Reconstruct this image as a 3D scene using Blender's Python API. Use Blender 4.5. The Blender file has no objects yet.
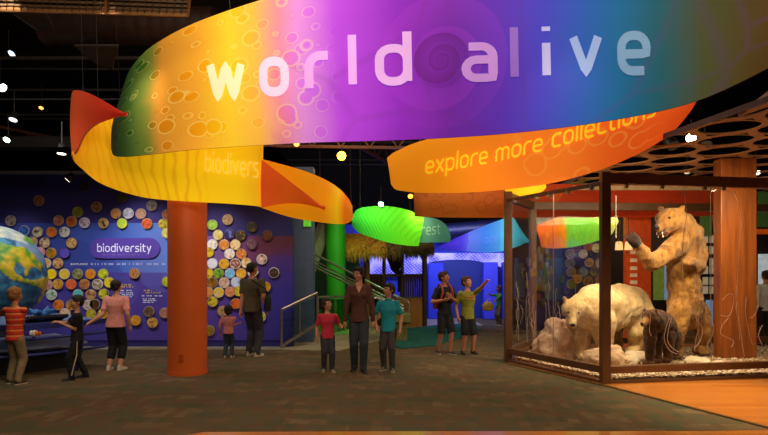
import bpy, bmesh, math, random
from mathutils import Vector, Matrix, noise
from mathutils.bvhtree import BVHTree
R = math.radians
rnd = random.Random(7)
SC = bpy.context.scene
COL = SC.collection
F = 600.0; CX = 384.0; HZ = 272.0; EYE = 1.57

def P(px, py, d):
    """point seen at a pixel of the photo at distance d"""
    return Vector(((px - CX) / F * d, d, EYE + (HZ - py) / F * d))
def G(px, py):
    d = F * EYE / (py - HZ)
    return Vector(((px - CX) / F * d, d, 0))

# ---------------------------------------------------------------- materials
def lin(c):
    def f(v):
        v = v / 255.0
        return v / 12.92 if v <= 0.04045 else ((v + 0.055) / 1.055) ** 2.4
    return (f(c[0]), f(c[1]), f(c[2]), 1.0)

_mats = {}
def mat(name, rgb, rough=0.6, metal=0.0, emit=0.0, var=0.12, scale=8.0, bump=0.0, rgb2=None, coat=0.0, spec=0.5, sub=0.0):
    if name in _mats: return _mats[name]
    m = bpy.data.materials.new(name); m.use_nodes = True
    nt = m.node_tree; b = nt.nodes['Principled BSDF']
    tc = nt.nodes.new('ShaderNodeTexCoord')
    nz = nt.nodes.new('ShaderNodeTexNoise'); nz.inputs['Scale'].default_value = scale; nz.inputs['Detail'].default_value = 5
    nt.links.new(tc.outputs['Object'], nz.inputs['Vector'])
    rp = nt.nodes.new('ShaderNodeValToRGB')
    c = lin(rgb)
    if rgb2: c2 = lin(rgb2); c1 = c
    else:
        c1 = tuple(x * (1 - var) for x in c[:3]) + (1,); c2 = tuple(min(1, x * (1 + var)) for x in c[:3]) + (1,)
    rp.color_ramp.elements[0].position = .35; rp.color_ramp.elements[1].position = .65
    rp.color_ramp.elements[0].color = c1; rp.color_ramp.elements[1].color = c2
    nt.links.new(nz.outputs['Fac'], rp.inputs['Fac']); nt.links.new(rp.outputs['Color'], b.inputs['Base Color'])
    b.inputs['Roughness'].default_value = rough; b.inputs['Metallic'].default_value = metal
    b.inputs['Coat Weight'].default_value = coat
    b.inputs['Specular IOR Level'].default_value = spec
    if emit:
        nt.links.new(rp.outputs['Color'], b.inputs['Emission Color']); b.inputs['Emission Strength'].default_value = emit
    if bump:
        bp = nt.nodes.new('ShaderNodeBump'); bp.inputs['Strength'].default_value = bump; bp.inputs['Distance'].default_value = .02
        n2 = nt.nodes.new('ShaderNodeTexNoise'); n2.inputs['Scale'].default_value = scale * 4; n2.inputs['Detail'].default_value = 6
        nt.links.new(tc.outputs['Object'], n2.inputs['Vector'])
        nt.links.new(n2.outputs['Fac'], bp.inputs['Height']); nt.links.new(bp.outputs['Normal'], b.inputs['Normal'])
    _mats[name] = m
    return m

def glass(name, tint=(1, 1, 1), refl=1.0):
    if name in _mats: return _mats[name]
    m = bpy.data.materials.new(name); m.use_nodes = True; nt = m.node_tree
    for n in list(nt.nodes): nt.nodes.remove(n)
    o = nt.nodes.new('ShaderNodeOutputMaterial'); t = nt.nodes.new('ShaderNodeBsdfTransparent')
    g = nt.nodes.new('ShaderNodeBsdfGlossy'); g.inputs['Roughness'].default_value = .03
    fr = nt.nodes.new('ShaderNodeFresnel'); fr.inputs['IOR'].default_value = 1.45
    mu = nt.nodes.new('ShaderNodeMath'); mu.operation = 'MULTIPLY'; mu.inputs[1].default_value = refl
    mx = nt.nodes.new('ShaderNodeMixShader')
    t.inputs['Color'].default_value = (*tint, 1)
    nt.links.new(fr.outputs[0], mu.inputs[0]); nt.links.new(mu.outputs[0], mx.inputs['Fac'])
    nt.links.new(t.outputs[0], mx.inputs[1]); nt.links.new(g.outputs[0], mx.inputs[2]); nt.links.new(mx.outputs[0], o.inputs['Surface'])
    _mats[name] = m
    return m

class NT:
    """tiny helper for shader maths"""
    def __init__(s, m): s.nt = m.node_tree
    def n(s, t): return s.nt.nodes.new(t)
    def l(s, a, b): s.nt.links.new(a, b)
    def m(s, op, a, b=None, c=None, clamp=False):
        n = s.n('ShaderNodeMath'); n.operation = op; n.use_clamp = clamp
        for i, v in enumerate((a, b, c)):
            if v is None: continue
            if isinstance(v, (int, float)): n.inputs[i].default_value = v
            else: s.l(v, n.inputs[i])
        return n.outputs[0]
    def mix(s, f, a, b, mode='MIX'):
        n = s.n('ShaderNodeMix'); n.data_type = 'RGBA'; n.blend_type = mode
        for sock, v in ((n.inputs[0], f), (n.inputs[6], a), (n.inputs[7], b)):
            if isinstance(v, (int, float)): sock.default_value = v
            elif isinstance(v, tuple): sock.default_value = v
            else: s.l(v, sock)
        return n.outputs[2]
    def ramp(s, f, stops, interp='LINEAR'):
        n = s.n('ShaderNodeValToRGB'); cr = n.color_ramp; cr.interpolation = interp
        while len(cr.elements) < len(stops): cr.elements.new(0.5)
        for e, (p, c) in zip(cr.elements, stops): e.position = p
        for e, (p, c) in zip(cr.elements, stops): e.position = p; e.color = c if len(c) == 4 else lin(c)
        if isinstance(f, (int, float)): n.inputs[0].default_value = f
        else: s.l(f, n.inputs[0])
        return n.outputs[0]

def fabric(name, stops, x0, x1, emit=.45, pattern=None, asp=6.0, pat_c=(255, 240, 160), pat_range=(0, 1), pat_s=.35, pscale=9.0, sheen=.7):
    """printed fabric, emitting evenly in its own colours; stops: (key px, rgb) along the ribbon"""
    m = bpy.data.materials.new(name); m.use_nodes = True; q = NT(m); b = m.node_tree.nodes['Principled BSDF']
    uv = q.n('ShaderNodeUVMap'); uv.uv_map = 'UVMap'
    sp = q.n('ShaderNodeSeparateXYZ'); q.l(uv.outputs[0], sp.inputs[0]); U, V = sp.outputs[0], sp.outputs[1]
    nz = q.n('ShaderNodeTexNoise'); nz.inputs['Scale'].default_value = 3.0; nz.inputs['Detail'].default_value = 3
    q.l(uv.outputs[0], nz.inputs['Vector'])
    wob = q.m('MULTIPLY_ADD', nz.outputs['Fac'], .03, -.015)
    uu = q.m('ADD', U, wob)
    col = q.ramp(uu, [((p - x0) / (x1 - x0), c) for p, c in stops])
    mp = q.n('ShaderNodeCombineXYZ'); q.l(q.m('MULTIPLY', U, asp), mp.inputs[0]); q.l(V, mp.inputs[1])
    if pattern:
        if pattern == 'bubbles':
            v = q.n('ShaderNodeTexVoronoi'); v.feature = 'DISTANCE_TO_EDGE'; v.inputs['Scale'].default_value = pscale; q.l(mp.outputs[0], v.inputs['Vector'])
            v.feature = 'F1'; v.inputs['Randomness'].default_value = .6
            v2 = q.n('ShaderNodeTexVoronoi'); v2.inputs['Scale'].default_value = pscale * .6; q.l(mp.outputs[0], v2.inputs['Vector'])
            l1 = q.m('MULTIPLY', q.m('SUBTRACT', v.outputs['Distance'], .34), 9.0, clamp=True)
            l2 = q.m('GREATER_THAN', v2.outputs['Distance'], .3)
            l3 = q.m('SUBTRACT', 1.0, q.m('MULTIPLY', q.m('ABSOLUTE', q.m('SUBTRACT', v2.outputs['Distance'], .3)), 22.0), clamp=True)
            l4 = q.m('SUBTRACT', 1.0, q.m('MULTIPLY', q.m('ABSOLUTE', q.m('SUBTRACT', v.outputs['Distance'], .34)), 16.0), clamp=True)
            web = q.m('MULTIPLY', q.m('MULTIPLY', l1, l2), .25)
            line = q.m('MAXIMUM', web, q.m('MAXIMUM', l3, q.m('MULTIPLY', q.m('MULTIPLY', l4, l2), .8)))
        elif pattern == 'rings':
            v = q.n('ShaderNodeTexVoronoi'); v.feature = 'F1'; v.inputs['Scale'].default_value = pscale; q.l(mp.outputs[0], v.inputs['Vector'])
            line = q.m('SUBTRACT', 1.0, q.m('MULTIPLY', q.m('ABSOLUTE', q.m('SUBTRACT', v.outputs['Distance'], .42)), 16.0), clamp=True)
        elif pattern == 'leaf':
            ab = q.m('ABSOLUTE', q.m('SUBTRACT', V, q.m('ADD', .95, q.m('MULTIPLY', U, -.9))))
            ph = q.m('MULTIPLY_ADD', U, 90.0, q.m('MULTIPLY', ab, -26.0))
            line = q.m('POWER', q.m('MULTIPLY_ADD', q.m('SINE', ph), .5, .5), 3.0)
        elif pattern == 'veins':
            v = q.n('ShaderNodeTexWave'); v.inputs['Scale'].default_value = pscale; v.inputs['Distortion'].default_value = 5; v.inputs['Detail'].default_value = 2; v.inputs['Detail Scale'].default_value = 1.5
            q.l(mp.outputs[0], v.inputs['Vector'])
            line = q.m('POWER', v.outputs['Fac'], 4.0)
        msk = q.m('MULTIPLY', q.m('GREATER_THAN', U, pat_range[0]), q.m('LESS_THAN', U, pat_range[1]))
        if pat_range != (0, 1):
            mr = q.n('ShaderNodeMapRange'); mr.interpolation_type = 'SMOOTHSTEP'
            mid = (pat_range[0] + pat_range[1]) / 2; hw = (pat_range[1] - pat_range[0]) / 2
            q.l(q.m('ABSOLUTE', q.m('SUBTRACT', U, mid)), mr.inputs[0])
            mr.inputs[1].default_value = hw; mr.inputs[2].default_value = hw * .6; mr.inputs[3].default_value = 0; mr.inputs[4].default_value = 1
            msk = mr.outputs[0]
        col = q.mix(q.m('MULTIPLY', q.m('MULTIPLY', line, pat_s), msk), col, lin(pat_c))
    if name == 'world_fabric':
        # a coiled shell printed at the centre, thin branching lines, starry spikes
        dx = q.m('MULTIPLY', q.m('SUBTRACT', U, (440 - x0) / (x1 - x0)), (x1 - x0))
        dy = q.m('MULTIPLY', q.m('SUBTRACT', V, .435), 172.0)
        r = q.m('SQRT', q.m('ADD', q.m('MULTIPLY', dx, dx), q.m('MULTIPLY', dy, dy)))
        th = q.m('ARCTAN2', dy, dx)
        ph = q.m('FRACT', q.m('ADD', q.m('MULTIPLY', q.m('LOGARITHM', q.m('ADD', r, 1.0), 2.1), 1.0), q.m('MULTIPLY', th, 1 / (2 * math.pi))))
        inn = q.m('LESS_THAN', r, 27.0)
        out = q.m('MULTIPLY', q.m('LESS_THAN', r, 66.0), q.m('GREATER_THAN', r, 27.0))
        col = q.mix(q.m('MULTIPLY', inn, q.m('MULTIPLY_ADD', ph, .42, .12)), col, lin((85, 8, 95)))
        col = q.mix(q.m('MULTIPLY', out, q.m('MULTIPLY', ph, .13)), col, lin((180, 60, 215)))
        wv = q.n('ShaderNodeTexVoronoi'); wv.feature = 'DISTANCE_TO_EDGE'; wv.inputs['Scale'].default_value = 1.3
        q.l(mp.outputs[0], wv.inputs['Vector'])
        ln = q.m('SUBTRACT', 1.0, q.m('MULTIPLY', wv.outputs['Distance'], 30.0), clamp=True)
        col = q.mix(q.m('MULTIPLY', q.m('MULTIPLY', ln, .16), q.m('GREATER_THAN', U, .22)), col, lin((90, 40, 120)))
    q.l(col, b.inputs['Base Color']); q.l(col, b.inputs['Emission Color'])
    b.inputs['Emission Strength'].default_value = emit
    b.inputs['Roughness'].default_value = sheen; b.inputs['Specular IOR Level'].default_value = .2
    w = q.n('ShaderNodeTexNoise'); w.inputs['Scale'].default_value = 400
    q.l(uv.outputs[0], w.inputs['Vector'])
    bp = q.n('ShaderNodeBump'); bp.inputs['Strength'].default_value = .05; q.l(w.outputs['Fac'], bp.inputs['Height']); q.l(bp.outputs['Normal'], b.inputs['Normal'])
    _mats[name] = m
    return m

# ---------------------------------------------------------------- mesh helper
def frame_of(d):
    d = d.normalized(); a = Vector((0, 0, 1)) if abs(d.z) < .9 else Vector((1, 0, 0))
    x = d.cross(a).normalized(); return x, d.cross(x).normalized()

class MB:
    def __init__(s): s.v = []; s.f = []; s.mi = []; s.cur = 0; s.uv = None
    def m(s, i): s.cur = i; return s
    def add(s, vs, fs):
        o = len(s.v); s.v += [tuple(v) for v in vs]
        for f in fs: s.f.append(tuple(i + o for i in f)); s.mi.append(s.cur)
        return s
    def box(s, a, b, M=None):
        x0, y0, z0 = a; x1, y1, z1 = b
        vs = [Vector(p) for p in ((x0,y0,z0),(x1,y0,z0),(x1,y1,z0),(x0,y1,z0),(x0,y0,z1),(x1,y0,z1),(x1,y1,z1),(x0,y1,z1))]
        if M: vs = [M @ v for v in vs]
        return s.add(vs, [(0,3,2,1),(4,5,6,7),(0,1,5,4),(1,2,6,5),(2,3,7,6),(3,0,4,7)])
    def bar(s, p, q, w, h, up=Vector((0, 0, 1))):
        p, q = Vector(p), Vector(q); d = (q - p).normalized()
        x = d.cross(up)
        if x.length < 1e-4: x = Vector((1, 0, 0))
        x = x.normalized() * w / 2; y = x.cross(d).normalized() * h / 2
        vs = [p - x - y, p + x - y, p + x + y, p - x + y, q - x - y, q + x - y, q + x + y, q - x + y]
        return s.add(vs, [(0,1,2,3),(7,6,5,4),(0,4,5,1),(1,5,6,2),(2,6,7,3),(3,7,4,0)])
    def tube(s, pts, r, n=8, caps=True):
        pts = [Vector(p) for p in pts]; rs = r if isinstance(r, (list, tuple)) else [r] * len(pts)
        vs = []; x = None
        for i, p in enumerate(pts):
            d = (pts[min(i + 1, len(pts) - 1)] - pts[max(i - 1, 0)])
            d = d.normalized() if d.length > 1e-9 else Vector((0, 0, 1))
            if x is None: x, y = frame_of(d)
            else:
                x = (x - d * x.dot(d)); x = x.normalized() if x.length > 1e-6 else frame_of(d)[0]; y = d.cross(x)
            for k in range(n):
                a = 2 * math.pi * k / n; vs.append(p + (x * math.cos(a) + y * math.sin(a)) * rs[i])
        fs = [(i*n+k, i*n+(k+1)%n, (i+1)*n+(k+1)%n, (i+1)*n+k) for i in range(len(pts)-1) for k in range(n)]
        if caps: fs += [tuple(reversed(range(n))), tuple(range((len(pts)-1)*n, len(pts)*n))]
        return s.add(vs, fs)
    def caps_(s, p, r0, q, r1, n=10, e=1.0):
        """tapered capsule with round ends"""
        p, q = Vector(p), Vector(q); d = q - p
        d = d.normalized() if d.length > 1e-6 else Vector((0, 0, 1))
        pts = []; rs = []
        for a in (-85, -60, -30, 0): pts.append(p + d * r0 * math.sin(R(a))); rs.append(max(.0005, r0 * math.cos(R(a))))
        for a in (0, 30, 60, 85): pts.append(q + d * r1 * math.sin(R(a))); rs.append(max(.0005, r1 * math.cos(R(a))))
        if (q - p).length < 1e-6: pts.pop(4); rs.pop(4)
        return s.tube(pts, rs, n)
    def ell(s, c, r, n=14, M=None):
        vs = []; c = Vector(c)
        for i in range(1, n // 2):
            t = math.pi * i / (n // 2)
            for k in range(n):
                a = 2 * math.pi * k / n
                v = Vector((r[0]*math.sin(t)*math.cos(a), r[1]*math.sin(t)*math.sin(a), r[2]*math.cos(t)))
                vs.append(c + (M @ v if M else v))
        top = Vector((0, 0, r[2])); m_ = n // 2 - 1
        vs.append(c + (M @ top if M else top)); vs.append(c - (M @ top if M else top))
        fs = [(i*n+k, (i+1)*n+k, (i+1)*n+(k+1)%n, i*n+(k+1)%n) for i in range(m_-1) for k in range(n)]
        fs += [(m_*n, k, (k+1)%n) for k in range(n)] + [(m_*n+1, (m_-1)*n+(k+1)%n, (m_-1)*n+k) for k in range(n)]
        return s.add(vs, fs)
    def loft(s, rings, n=16, M=None):
        """rings: (z, rx, ry, cx, cy) stacked upward, closed"""
        vs = []
        for z, rx, ry, cx, cy in rings:
            for k in range(n):
                a = 2 * math.pi * k / n; v = Vector((cx + rx * math.cos(a), cy + ry * math.sin(a), z)); vs.append(M @ v if M else v)
        m_ = len(rings)
        fs = [(i*n+k, i*n+(k+1)%n, (i+1)*n+(k+1)%n, (i+1)*n+k) for i in range(m_-1) for k in range(n)]
        fs += [tuple(reversed(range(n))), tuple(range((m_-1)*n, m_*n))]
        return s.add(vs, fs)
    def cyl(s, p, q, r, n=24): return s.tube([p, q], r, n)
    def build(s, name, mats, parent=None, smooth=True, bevel=0, sub=0, auto=True):
        me = bpy.data.meshes.new(name); me.from_pydata(s.v, [], s.f); me.validate()
        if not isinstance(mats, (list, tuple)): mats = [mats]
        for m in mats: me.materials.append(m)
        if len(me.polygons) == len(s.mi): me.polygons.foreach_set('material_index', s.mi)
        if s.uv and len(s.uv) == len(me.vertices):
            ul = me.uv_layers.new(name='UVMap')
            for lp in me.loops: ul.data[lp.index].uv = s.uv[lp.vertex_index]
        bm = bmesh.new(); bm.from_mesh(me); bmesh.ops.recalc_face_normals(bm, faces=bm.faces); bm.to_mesh(me); bm.free()
        if smooth:
            me.polygons.foreach_set('use_smooth', [True] * len(me.polygons))
            if auto: me.set_sharp_from_angle(angle=R(40))
        o = bpy.data.objects.new(name, me); COL.objects.link(o)
        if bevel:
            md = o.modifiers.new('bevel', 'BEVEL'); md.width = bevel; md.segments = 2; md.limit_method = 'ANGLE'
        if sub:
            md = o.modifiers.new('sub', 'SUBSURF'); md.levels = sub; md.render_levels = sub
        if parent: o.parent = parent
        return o

def fuse(mb, name, mats, parent=None, voxel=.01, smooth=6, disp=0, dscale=8, dec=0, matfn=None):
    """one continuous skin over all shapes collected in mb"""
    o = mb.build(name, mats, None)
    md = o.modifiers.new('r', 'REMESH'); md.mode = 'VOXEL'; md.voxel_size = voxel; md.use_smooth_shade = True
    if smooth:
        sm = o.modifiers.new('s', 'SMOOTH'); sm.factor = .5; sm.iterations = smooth
    if dec:
        dd = o.modifiers.new('d', 'DECIMATE'); dd.ratio = dec
    dg = bpy.context.evaluated_depsgraph_get(); dg.update()
    me = bpy.data.meshes.new_from_object(o.evaluated_get(dg))
    old = o.data; o.modifiers.clear(); o.data = me; me.name = name
    bpy.data.meshes.remove(old)
    if not me.materials:
        for m in (mats if isinstance(mats, (list, tuple)) else [mats]): me.materials.append(m)
    me.polygons.foreach_set('use_smooth', [True] * len(me.polygons))
    if disp:
        nn = [v.normal.copy() for v in me.vertices]
        for v, n in zip(me.vertices, nn):
            k = noise.fractal(v.co * dscale, 1.0, 2.0, 4)
            v.co += n * k * disp
    if matfn:
        for p in me.polygons: p.material_index = matfn(p.center)
    if parent: o.parent = parent
    return o

def tag(o, label, cat, group=None, kind=None):
    if label: o['label'] = label
    if cat: o['category'] = cat
    if group: o['group'] = group
    if kind: o['kind'] = kind
    return o
def struct(o): o['kind'] = 'structure'; return o
def empty(name, loc=(0, 0, 0), rz=0, label=None, cat=None, group=None):
    o = bpy.data.objects.new(name, None); COL.objects.link(o); o.location = loc; o.rotation_euler = (0, 0, rz); o.empty_display_size = .1
    o.matrix_basis = Matrix.Translation(Vector(loc)) @ Matrix.Rotation(rz, 4, 'Z')
    tag(o, label, cat, group); return o
def at_base(root, objs):
    """parts were modelled in world space: keep them there under a root that stands elsewhere"""
    for o in objs:
        o.parent = root; o.matrix_parent_inverse = (Matrix.Translation(root.location) @ Matrix.Rotation(root.rotation_euler.z, 4, 'Z')).inverted()

# ---------------------------------------------------------------- camera
cam = bpy.data.cameras.new('camera'); co = bpy.data.objects.new('camera', cam); COL.objects.link(co)
co.location = (0, 0, EYE); co.rotation_euler = (R(90), 0, 0)
cam.sensor_width = 36; cam.lens = F / 768 * 36; cam.shift_y = (HZ - 217.5) / 768; cam.clip_end = 200
SC.camera = co
SC.view_settings.view_transform = 'Standard'; SC.view_settings.look = 'None'; SC.view_settings.exposure = 0; SC.view_settings.gamma = 1
W = bpy.data.worlds.new('world'); SC.world = W; W.use_nodes = True
W.node_tree.nodes['Background'].inputs[0].default_value = (.9, .75, .6, 1); W.node_tree.nodes['Background'].inputs[1].default_value = .02

def light(kind, loc, power, color=(1, .85, .65), target=None, size=.3, angle=60, blend=.6, name='scene_light', size_y=None):
    L = bpy.data.lights.new(name, kind); L.energy = power; L.color = color
    if kind == 'AREA':
        L.size = size
        if size_y: L.shape = 'RECTANGLE'; L.size_y = size_y
    elif kind == 'SPOT': L.spot_size = R(angle); L.spot_blend = blend; L.shadow_soft_size = size
    else: L.shadow_soft_size = size
    o = bpy.data.objects.new(name, L); COL.objects.link(o); o.location = loc
    if target is not None:
        d = Vector(target) - Vector(loc); o.rotation_euler = d.to_track_quat('-Z', 'Y').to_euler()
    return o

# ================================================================ SETTING
def carpet_mat(name, cols, mortar=None):
    m = bpy.data.materials.new(name); m.use_nodes = True; q = NT(m); b = m.node_tree.nodes['Principled BSDF']
    tc = q.n('ShaderNodeTexCoord')
    def brick(sc, off, rot):
        mp = q.n('ShaderNodeMapping'); mp.inputs['Rotation'].default_value = (0, 0, rot); q.l(tc.outputs['Object'], mp.inputs[0])
        k = q.n('ShaderNodeTexBrick'); k.inputs['Scale'].default_value = sc; k.inputs['Mortar Size'].default_value = 0.0
        k.inputs['Color1'].default_value = (0, 0, 0, 1); k.inputs['Color2'].default_value = (1, 1, 1, 1); k.offset = off
        k.inputs['Bias'].default_value = 0; q.l(mp.outputs[0], k.inputs['Vector']); return k.outputs['Color']
    a = brick(1.1, .5, .05); c = brick(2.3, .37, .05 + math.pi / 2)
    nz = q.n('ShaderNodeTexNoise'); nz.inputs['Scale'].default_value = 60; nz.inputs['Detail'].default_value = 4; q.l(tc.outputs['Object'], nz.inputs['Vector'])
    f = q.m('ADD', q.m('ADD', q.m('MULTIPLY', a, .38), q.m('MULTIPLY', c, .32)), q.m('MULTIPLY', nz.outputs['Fac'], .3))
    col = q.ramp(f, cols)
    q.l(col, b.inputs['Base Color']); b.inputs['Roughness'].default_value = .95; b.inputs['Specular IOR Level'].default_value = .15
    bp = q.n('ShaderNodeBump'); bp.inputs['Strength'].default_value = .4; bp.inputs['Distance'].default_value = .01
    q.l(nz.outputs['Fac'], bp.inputs['Height']); q.l(bp.outputs['Normal'], b.inputs['Normal'])
    return m
carpet = carpet_mat('carpet', [(.2, (78, 78, 56)), (.4, (90, 84, 62)), (.55, (98, 76, 54)), (.8, (112, 96, 70))])
teal_carpet = carpet_mat('teal_carpet', [(.1, (26, 78, 72)), (.5, (34, 92, 84)), (.9, (56, 96, 80))])

def wood_mat():
    m = bpy.data.materials.new('wood_floor'); m.use_nodes = True; q = NT(m); b = m.node_tree.nodes['Principled BSDF']
    tc = q.n('ShaderNodeTexCoord'); k = q.n('ShaderNodeTexBrick'); k.inputs['Scale'].default_value = 1; k.inputs['Brick Width'].default_value = 1.8; k.inputs['Row Height'].default_value = .12
    k.inputs['Mortar Size'].default_value = .002; k.inputs['Color1'].default_value = lin((228, 146, 62)); k.inputs['Color2'].default_value = lin((206, 120, 44)); k.inputs['Mortar'].default_value = lin((90, 45, 15))
    q.l(tc.outputs['Object'], k.inputs['Vector'])
    nz = q.n('ShaderNodeTexNoise'); nz.inputs['Scale'].default_value = 3; mp = q.n('ShaderNodeMapping'); mp.inputs['Scale'].default_value = (1, 12, 1); q.l(tc.outputs['Object'], mp.inputs[0]); q.l(mp.outputs[0], nz.inputs['Vector'])
    col = q.mix(q.m('MULTIPLY', nz.outputs['Fac'], .45), k.outputs['Color'], lin((140, 66, 20)))
    q.l(col, b.inputs['Base Color']); b.inputs['Roughness'].default_value = .28; b.inputs['Coat Weight'].default_value = .4; b.inputs['Coat Roughness'].default_value = .12
    return m

def poly(name, pts, m, z, kind=True, thick=.02):
    mb = MB(); n = len(pts)
    mb.add([(p[0], p[1], z) for p in pts] + [(p[0], p[1], z - thick) for p in pts], [tuple(range(n)), tuple(reversed(range(n, 2 * n)))] + [(i, (i + 1) % n, n + (i + 1) % n, n + i) for i in range(n)])
    o = mb.build(name, m, smooth=False)
    return struct(o) if kind else o
# carpet over the whole hall, wood inlays set on top
poly('floor', [(-14, -5), (14, -5), (14, 27), (-14, 27)], carpet, 0, thick=.2)
edge = [G(508, 364), G(611, 387.5), G(754, 424.5)]
wood = wood_mat()
e1, e2 = edge[1], edge[2]; dd = (e2 - e1).normalized()
s1 = e2 + dd * ((5.93 - e2.y) / dd.y)
pts = [(edge[0].x, edge[0].y), (e1.x, e1.y), (e2.x, e2.y), (s1.x, s1.y), (3.2, 5.88), (0, 5.87), (-1.75, 5.84), (-1.95, 5.7), (-2.0, -4.8), (13.8, -4.8), (13.8, 13), (3, 13)]
poly('floor_wood', pts, wood, .012)
mb = MB(); brass = mat('brass_strip', (190, 150, 95), .3, .8)
for a, b_ in ((edge[0], e1), (e1, e2), (e2, s1)):
    mb.bar(a + Vector((0, 0, .012)), b_ + Vector((0, 0, .012)), .035, .012)
struct(mb.build('trim_1', brass, smooth=False))
beige = mat('pale_floor', (150, 138, 112), .45, scale=3, var=.2)
poly('floor_path', [(-14, 12.25), (-2.3, 12.1), (-.9, 11.9), (.1, 14.2), (.6, 16.9), (2.9, 17.6), (2.9, 21), (-14, 21)], beige, .01)
tp = [G(402, 349), G(436, 346), G(462, 338), G(482, 329), G(470, 323.5), G(440, 325), G(396, 330), G(378, 343)]
poly('floor_teal', [(p.x, p.y) for p in tp], teal_carpet, .016)

black = mat('black_paint', (14, 12, 12), .8, var=.3, scale=2)
dark = mat('dark_metal', (40, 34, 30), .5, .4)
greymetal = mat('grey_pipe', (58, 54, 52), .6, .2)
# outer shell
mb = MB(); mb.box((-14, 26.8, 0), (14, 27, 7)); struct(mb.build('wall_north', black, smooth=False))
mb = MB(); mb.box((-14.2, -5, 0), (-14, 27, 7)); struct(mb.build('wall_left', black, smooth=False))
mb = MB(); mb.box((14, -5, 0), (14.2, 27, 7)); struct(mb.build('wall_right', black, smooth=False))
mb = MB(); mb.box((-14, -5.2, 0), (14, -5, 7)); struct(mb.build('wall_south', mat('dim_wall', (70, 55, 45), .8), smooth=False))
mb = MB(); mb.box((-14.2, -5.2, 7), (14.2, 27, 7.2)); struct(mb.build('ceiling', black, smooth=False))

# ---- biodiversity wall
def biowall_mat():
    m = bpy.data.materials.new('biodiversity_wall'); m.use_nodes = True; q = NT(m); b = m.node_tree.nodes['Principled BSDF']
    tc = q.n('ShaderNodeTexCoord'); sp = q.n('ShaderNodeSeparateXYZ'); q.l(tc.outputs['Object'], sp.inputs[0]); X, Z = sp.outputs[0], sp.outputs[2]
    D = 12.6
    def x_(px): return (px - CX) / F * D
    def z_(py): return EYE + (HZ - py) / F * D
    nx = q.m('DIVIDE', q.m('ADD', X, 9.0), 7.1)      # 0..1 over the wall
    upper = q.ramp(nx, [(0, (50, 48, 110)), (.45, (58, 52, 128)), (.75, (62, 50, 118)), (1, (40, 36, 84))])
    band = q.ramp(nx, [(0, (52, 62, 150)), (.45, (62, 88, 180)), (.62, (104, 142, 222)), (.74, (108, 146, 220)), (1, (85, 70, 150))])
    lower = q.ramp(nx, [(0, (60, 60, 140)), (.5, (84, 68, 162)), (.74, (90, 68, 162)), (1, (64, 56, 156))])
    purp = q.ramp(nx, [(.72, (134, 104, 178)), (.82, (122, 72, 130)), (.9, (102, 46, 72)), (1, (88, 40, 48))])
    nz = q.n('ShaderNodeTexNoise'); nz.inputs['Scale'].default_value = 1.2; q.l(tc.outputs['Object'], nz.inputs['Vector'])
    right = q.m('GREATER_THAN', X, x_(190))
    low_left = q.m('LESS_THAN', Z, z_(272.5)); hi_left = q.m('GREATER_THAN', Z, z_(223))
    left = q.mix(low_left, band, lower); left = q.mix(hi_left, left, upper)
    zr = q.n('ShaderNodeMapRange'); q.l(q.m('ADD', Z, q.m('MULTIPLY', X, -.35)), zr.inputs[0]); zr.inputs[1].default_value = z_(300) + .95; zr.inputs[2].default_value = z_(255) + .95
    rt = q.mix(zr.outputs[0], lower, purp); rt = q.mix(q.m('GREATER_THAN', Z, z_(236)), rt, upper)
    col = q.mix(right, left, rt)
    # big faint overlapping discs printed on the wall
    for cx, cy, r, c in ((122, 292, 16, (86, 92, 178)), (152, 302, 17, (78, 62, 160)), (164, 262, 30, (110, 116, 205)), (70, 300, 60, (58, 60, 150)), (280, 300, 45, (58, 52, 150))):
        dx = q.m('SUBTRACT', X, x_(cx)); dz = q.m('SUBTRACT', Z, z_(cy))
        dd_ = q.m('SQRT', q.m('ADD', q.m('MULTIPLY', dx, dx), q.m('MULTIPLY', dz, dz)))
        col = q.mix(q.m('MULTIPLY', q.m('LESS_THAN', dd_, r / F * D), .35), col, lin(c))
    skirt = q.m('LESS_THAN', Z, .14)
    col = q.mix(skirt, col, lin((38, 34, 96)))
    q.l(col, b.inputs['Base Color']); b.inputs['Roughness'].default_value = .55; b.inputs['Specular IOR Level'].default_value = .25
    return m
WD = 12.6
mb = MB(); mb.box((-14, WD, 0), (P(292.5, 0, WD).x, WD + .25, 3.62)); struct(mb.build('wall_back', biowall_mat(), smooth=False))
mb = MB(); mb.box((-14, WD - .03, 0), (P(292.5, 0, WD).x, WD - .002, .09)); struct(mb.build('baseboard_back', mat('navy_skirting', (44, 38, 110), .5), smooth=False))
mb = MB(); mb.box((P(291.5, 0, 13.3).x, 13.3, 0), (P(313, 0, 13.3).x, 13.7, 3.9)); struct(mb.build('wall_end', mat('slate_panel', (78, 92, 118), .6, var=.08), smooth=False))
mb = MB(); mb.box((-12.5, 13.4, 3.4), (-5.0, 13.6, 4.6)); struct(mb.build('wall_upper', mat('brown_fascia', (24, 15, 12), .9), smooth=False))

mb = MB(); mb.box((-14, 10.7, 3.74), (P(292.5, 0, WD).x, WD + .25, 3.8)); struct(mb.build('ceiling_shade_slab', mat('shade_slab_black', (3, 3, 3), 1, spec=0), smooth=False))  # added slab, keeps the hall fill off the top of the wall
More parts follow.
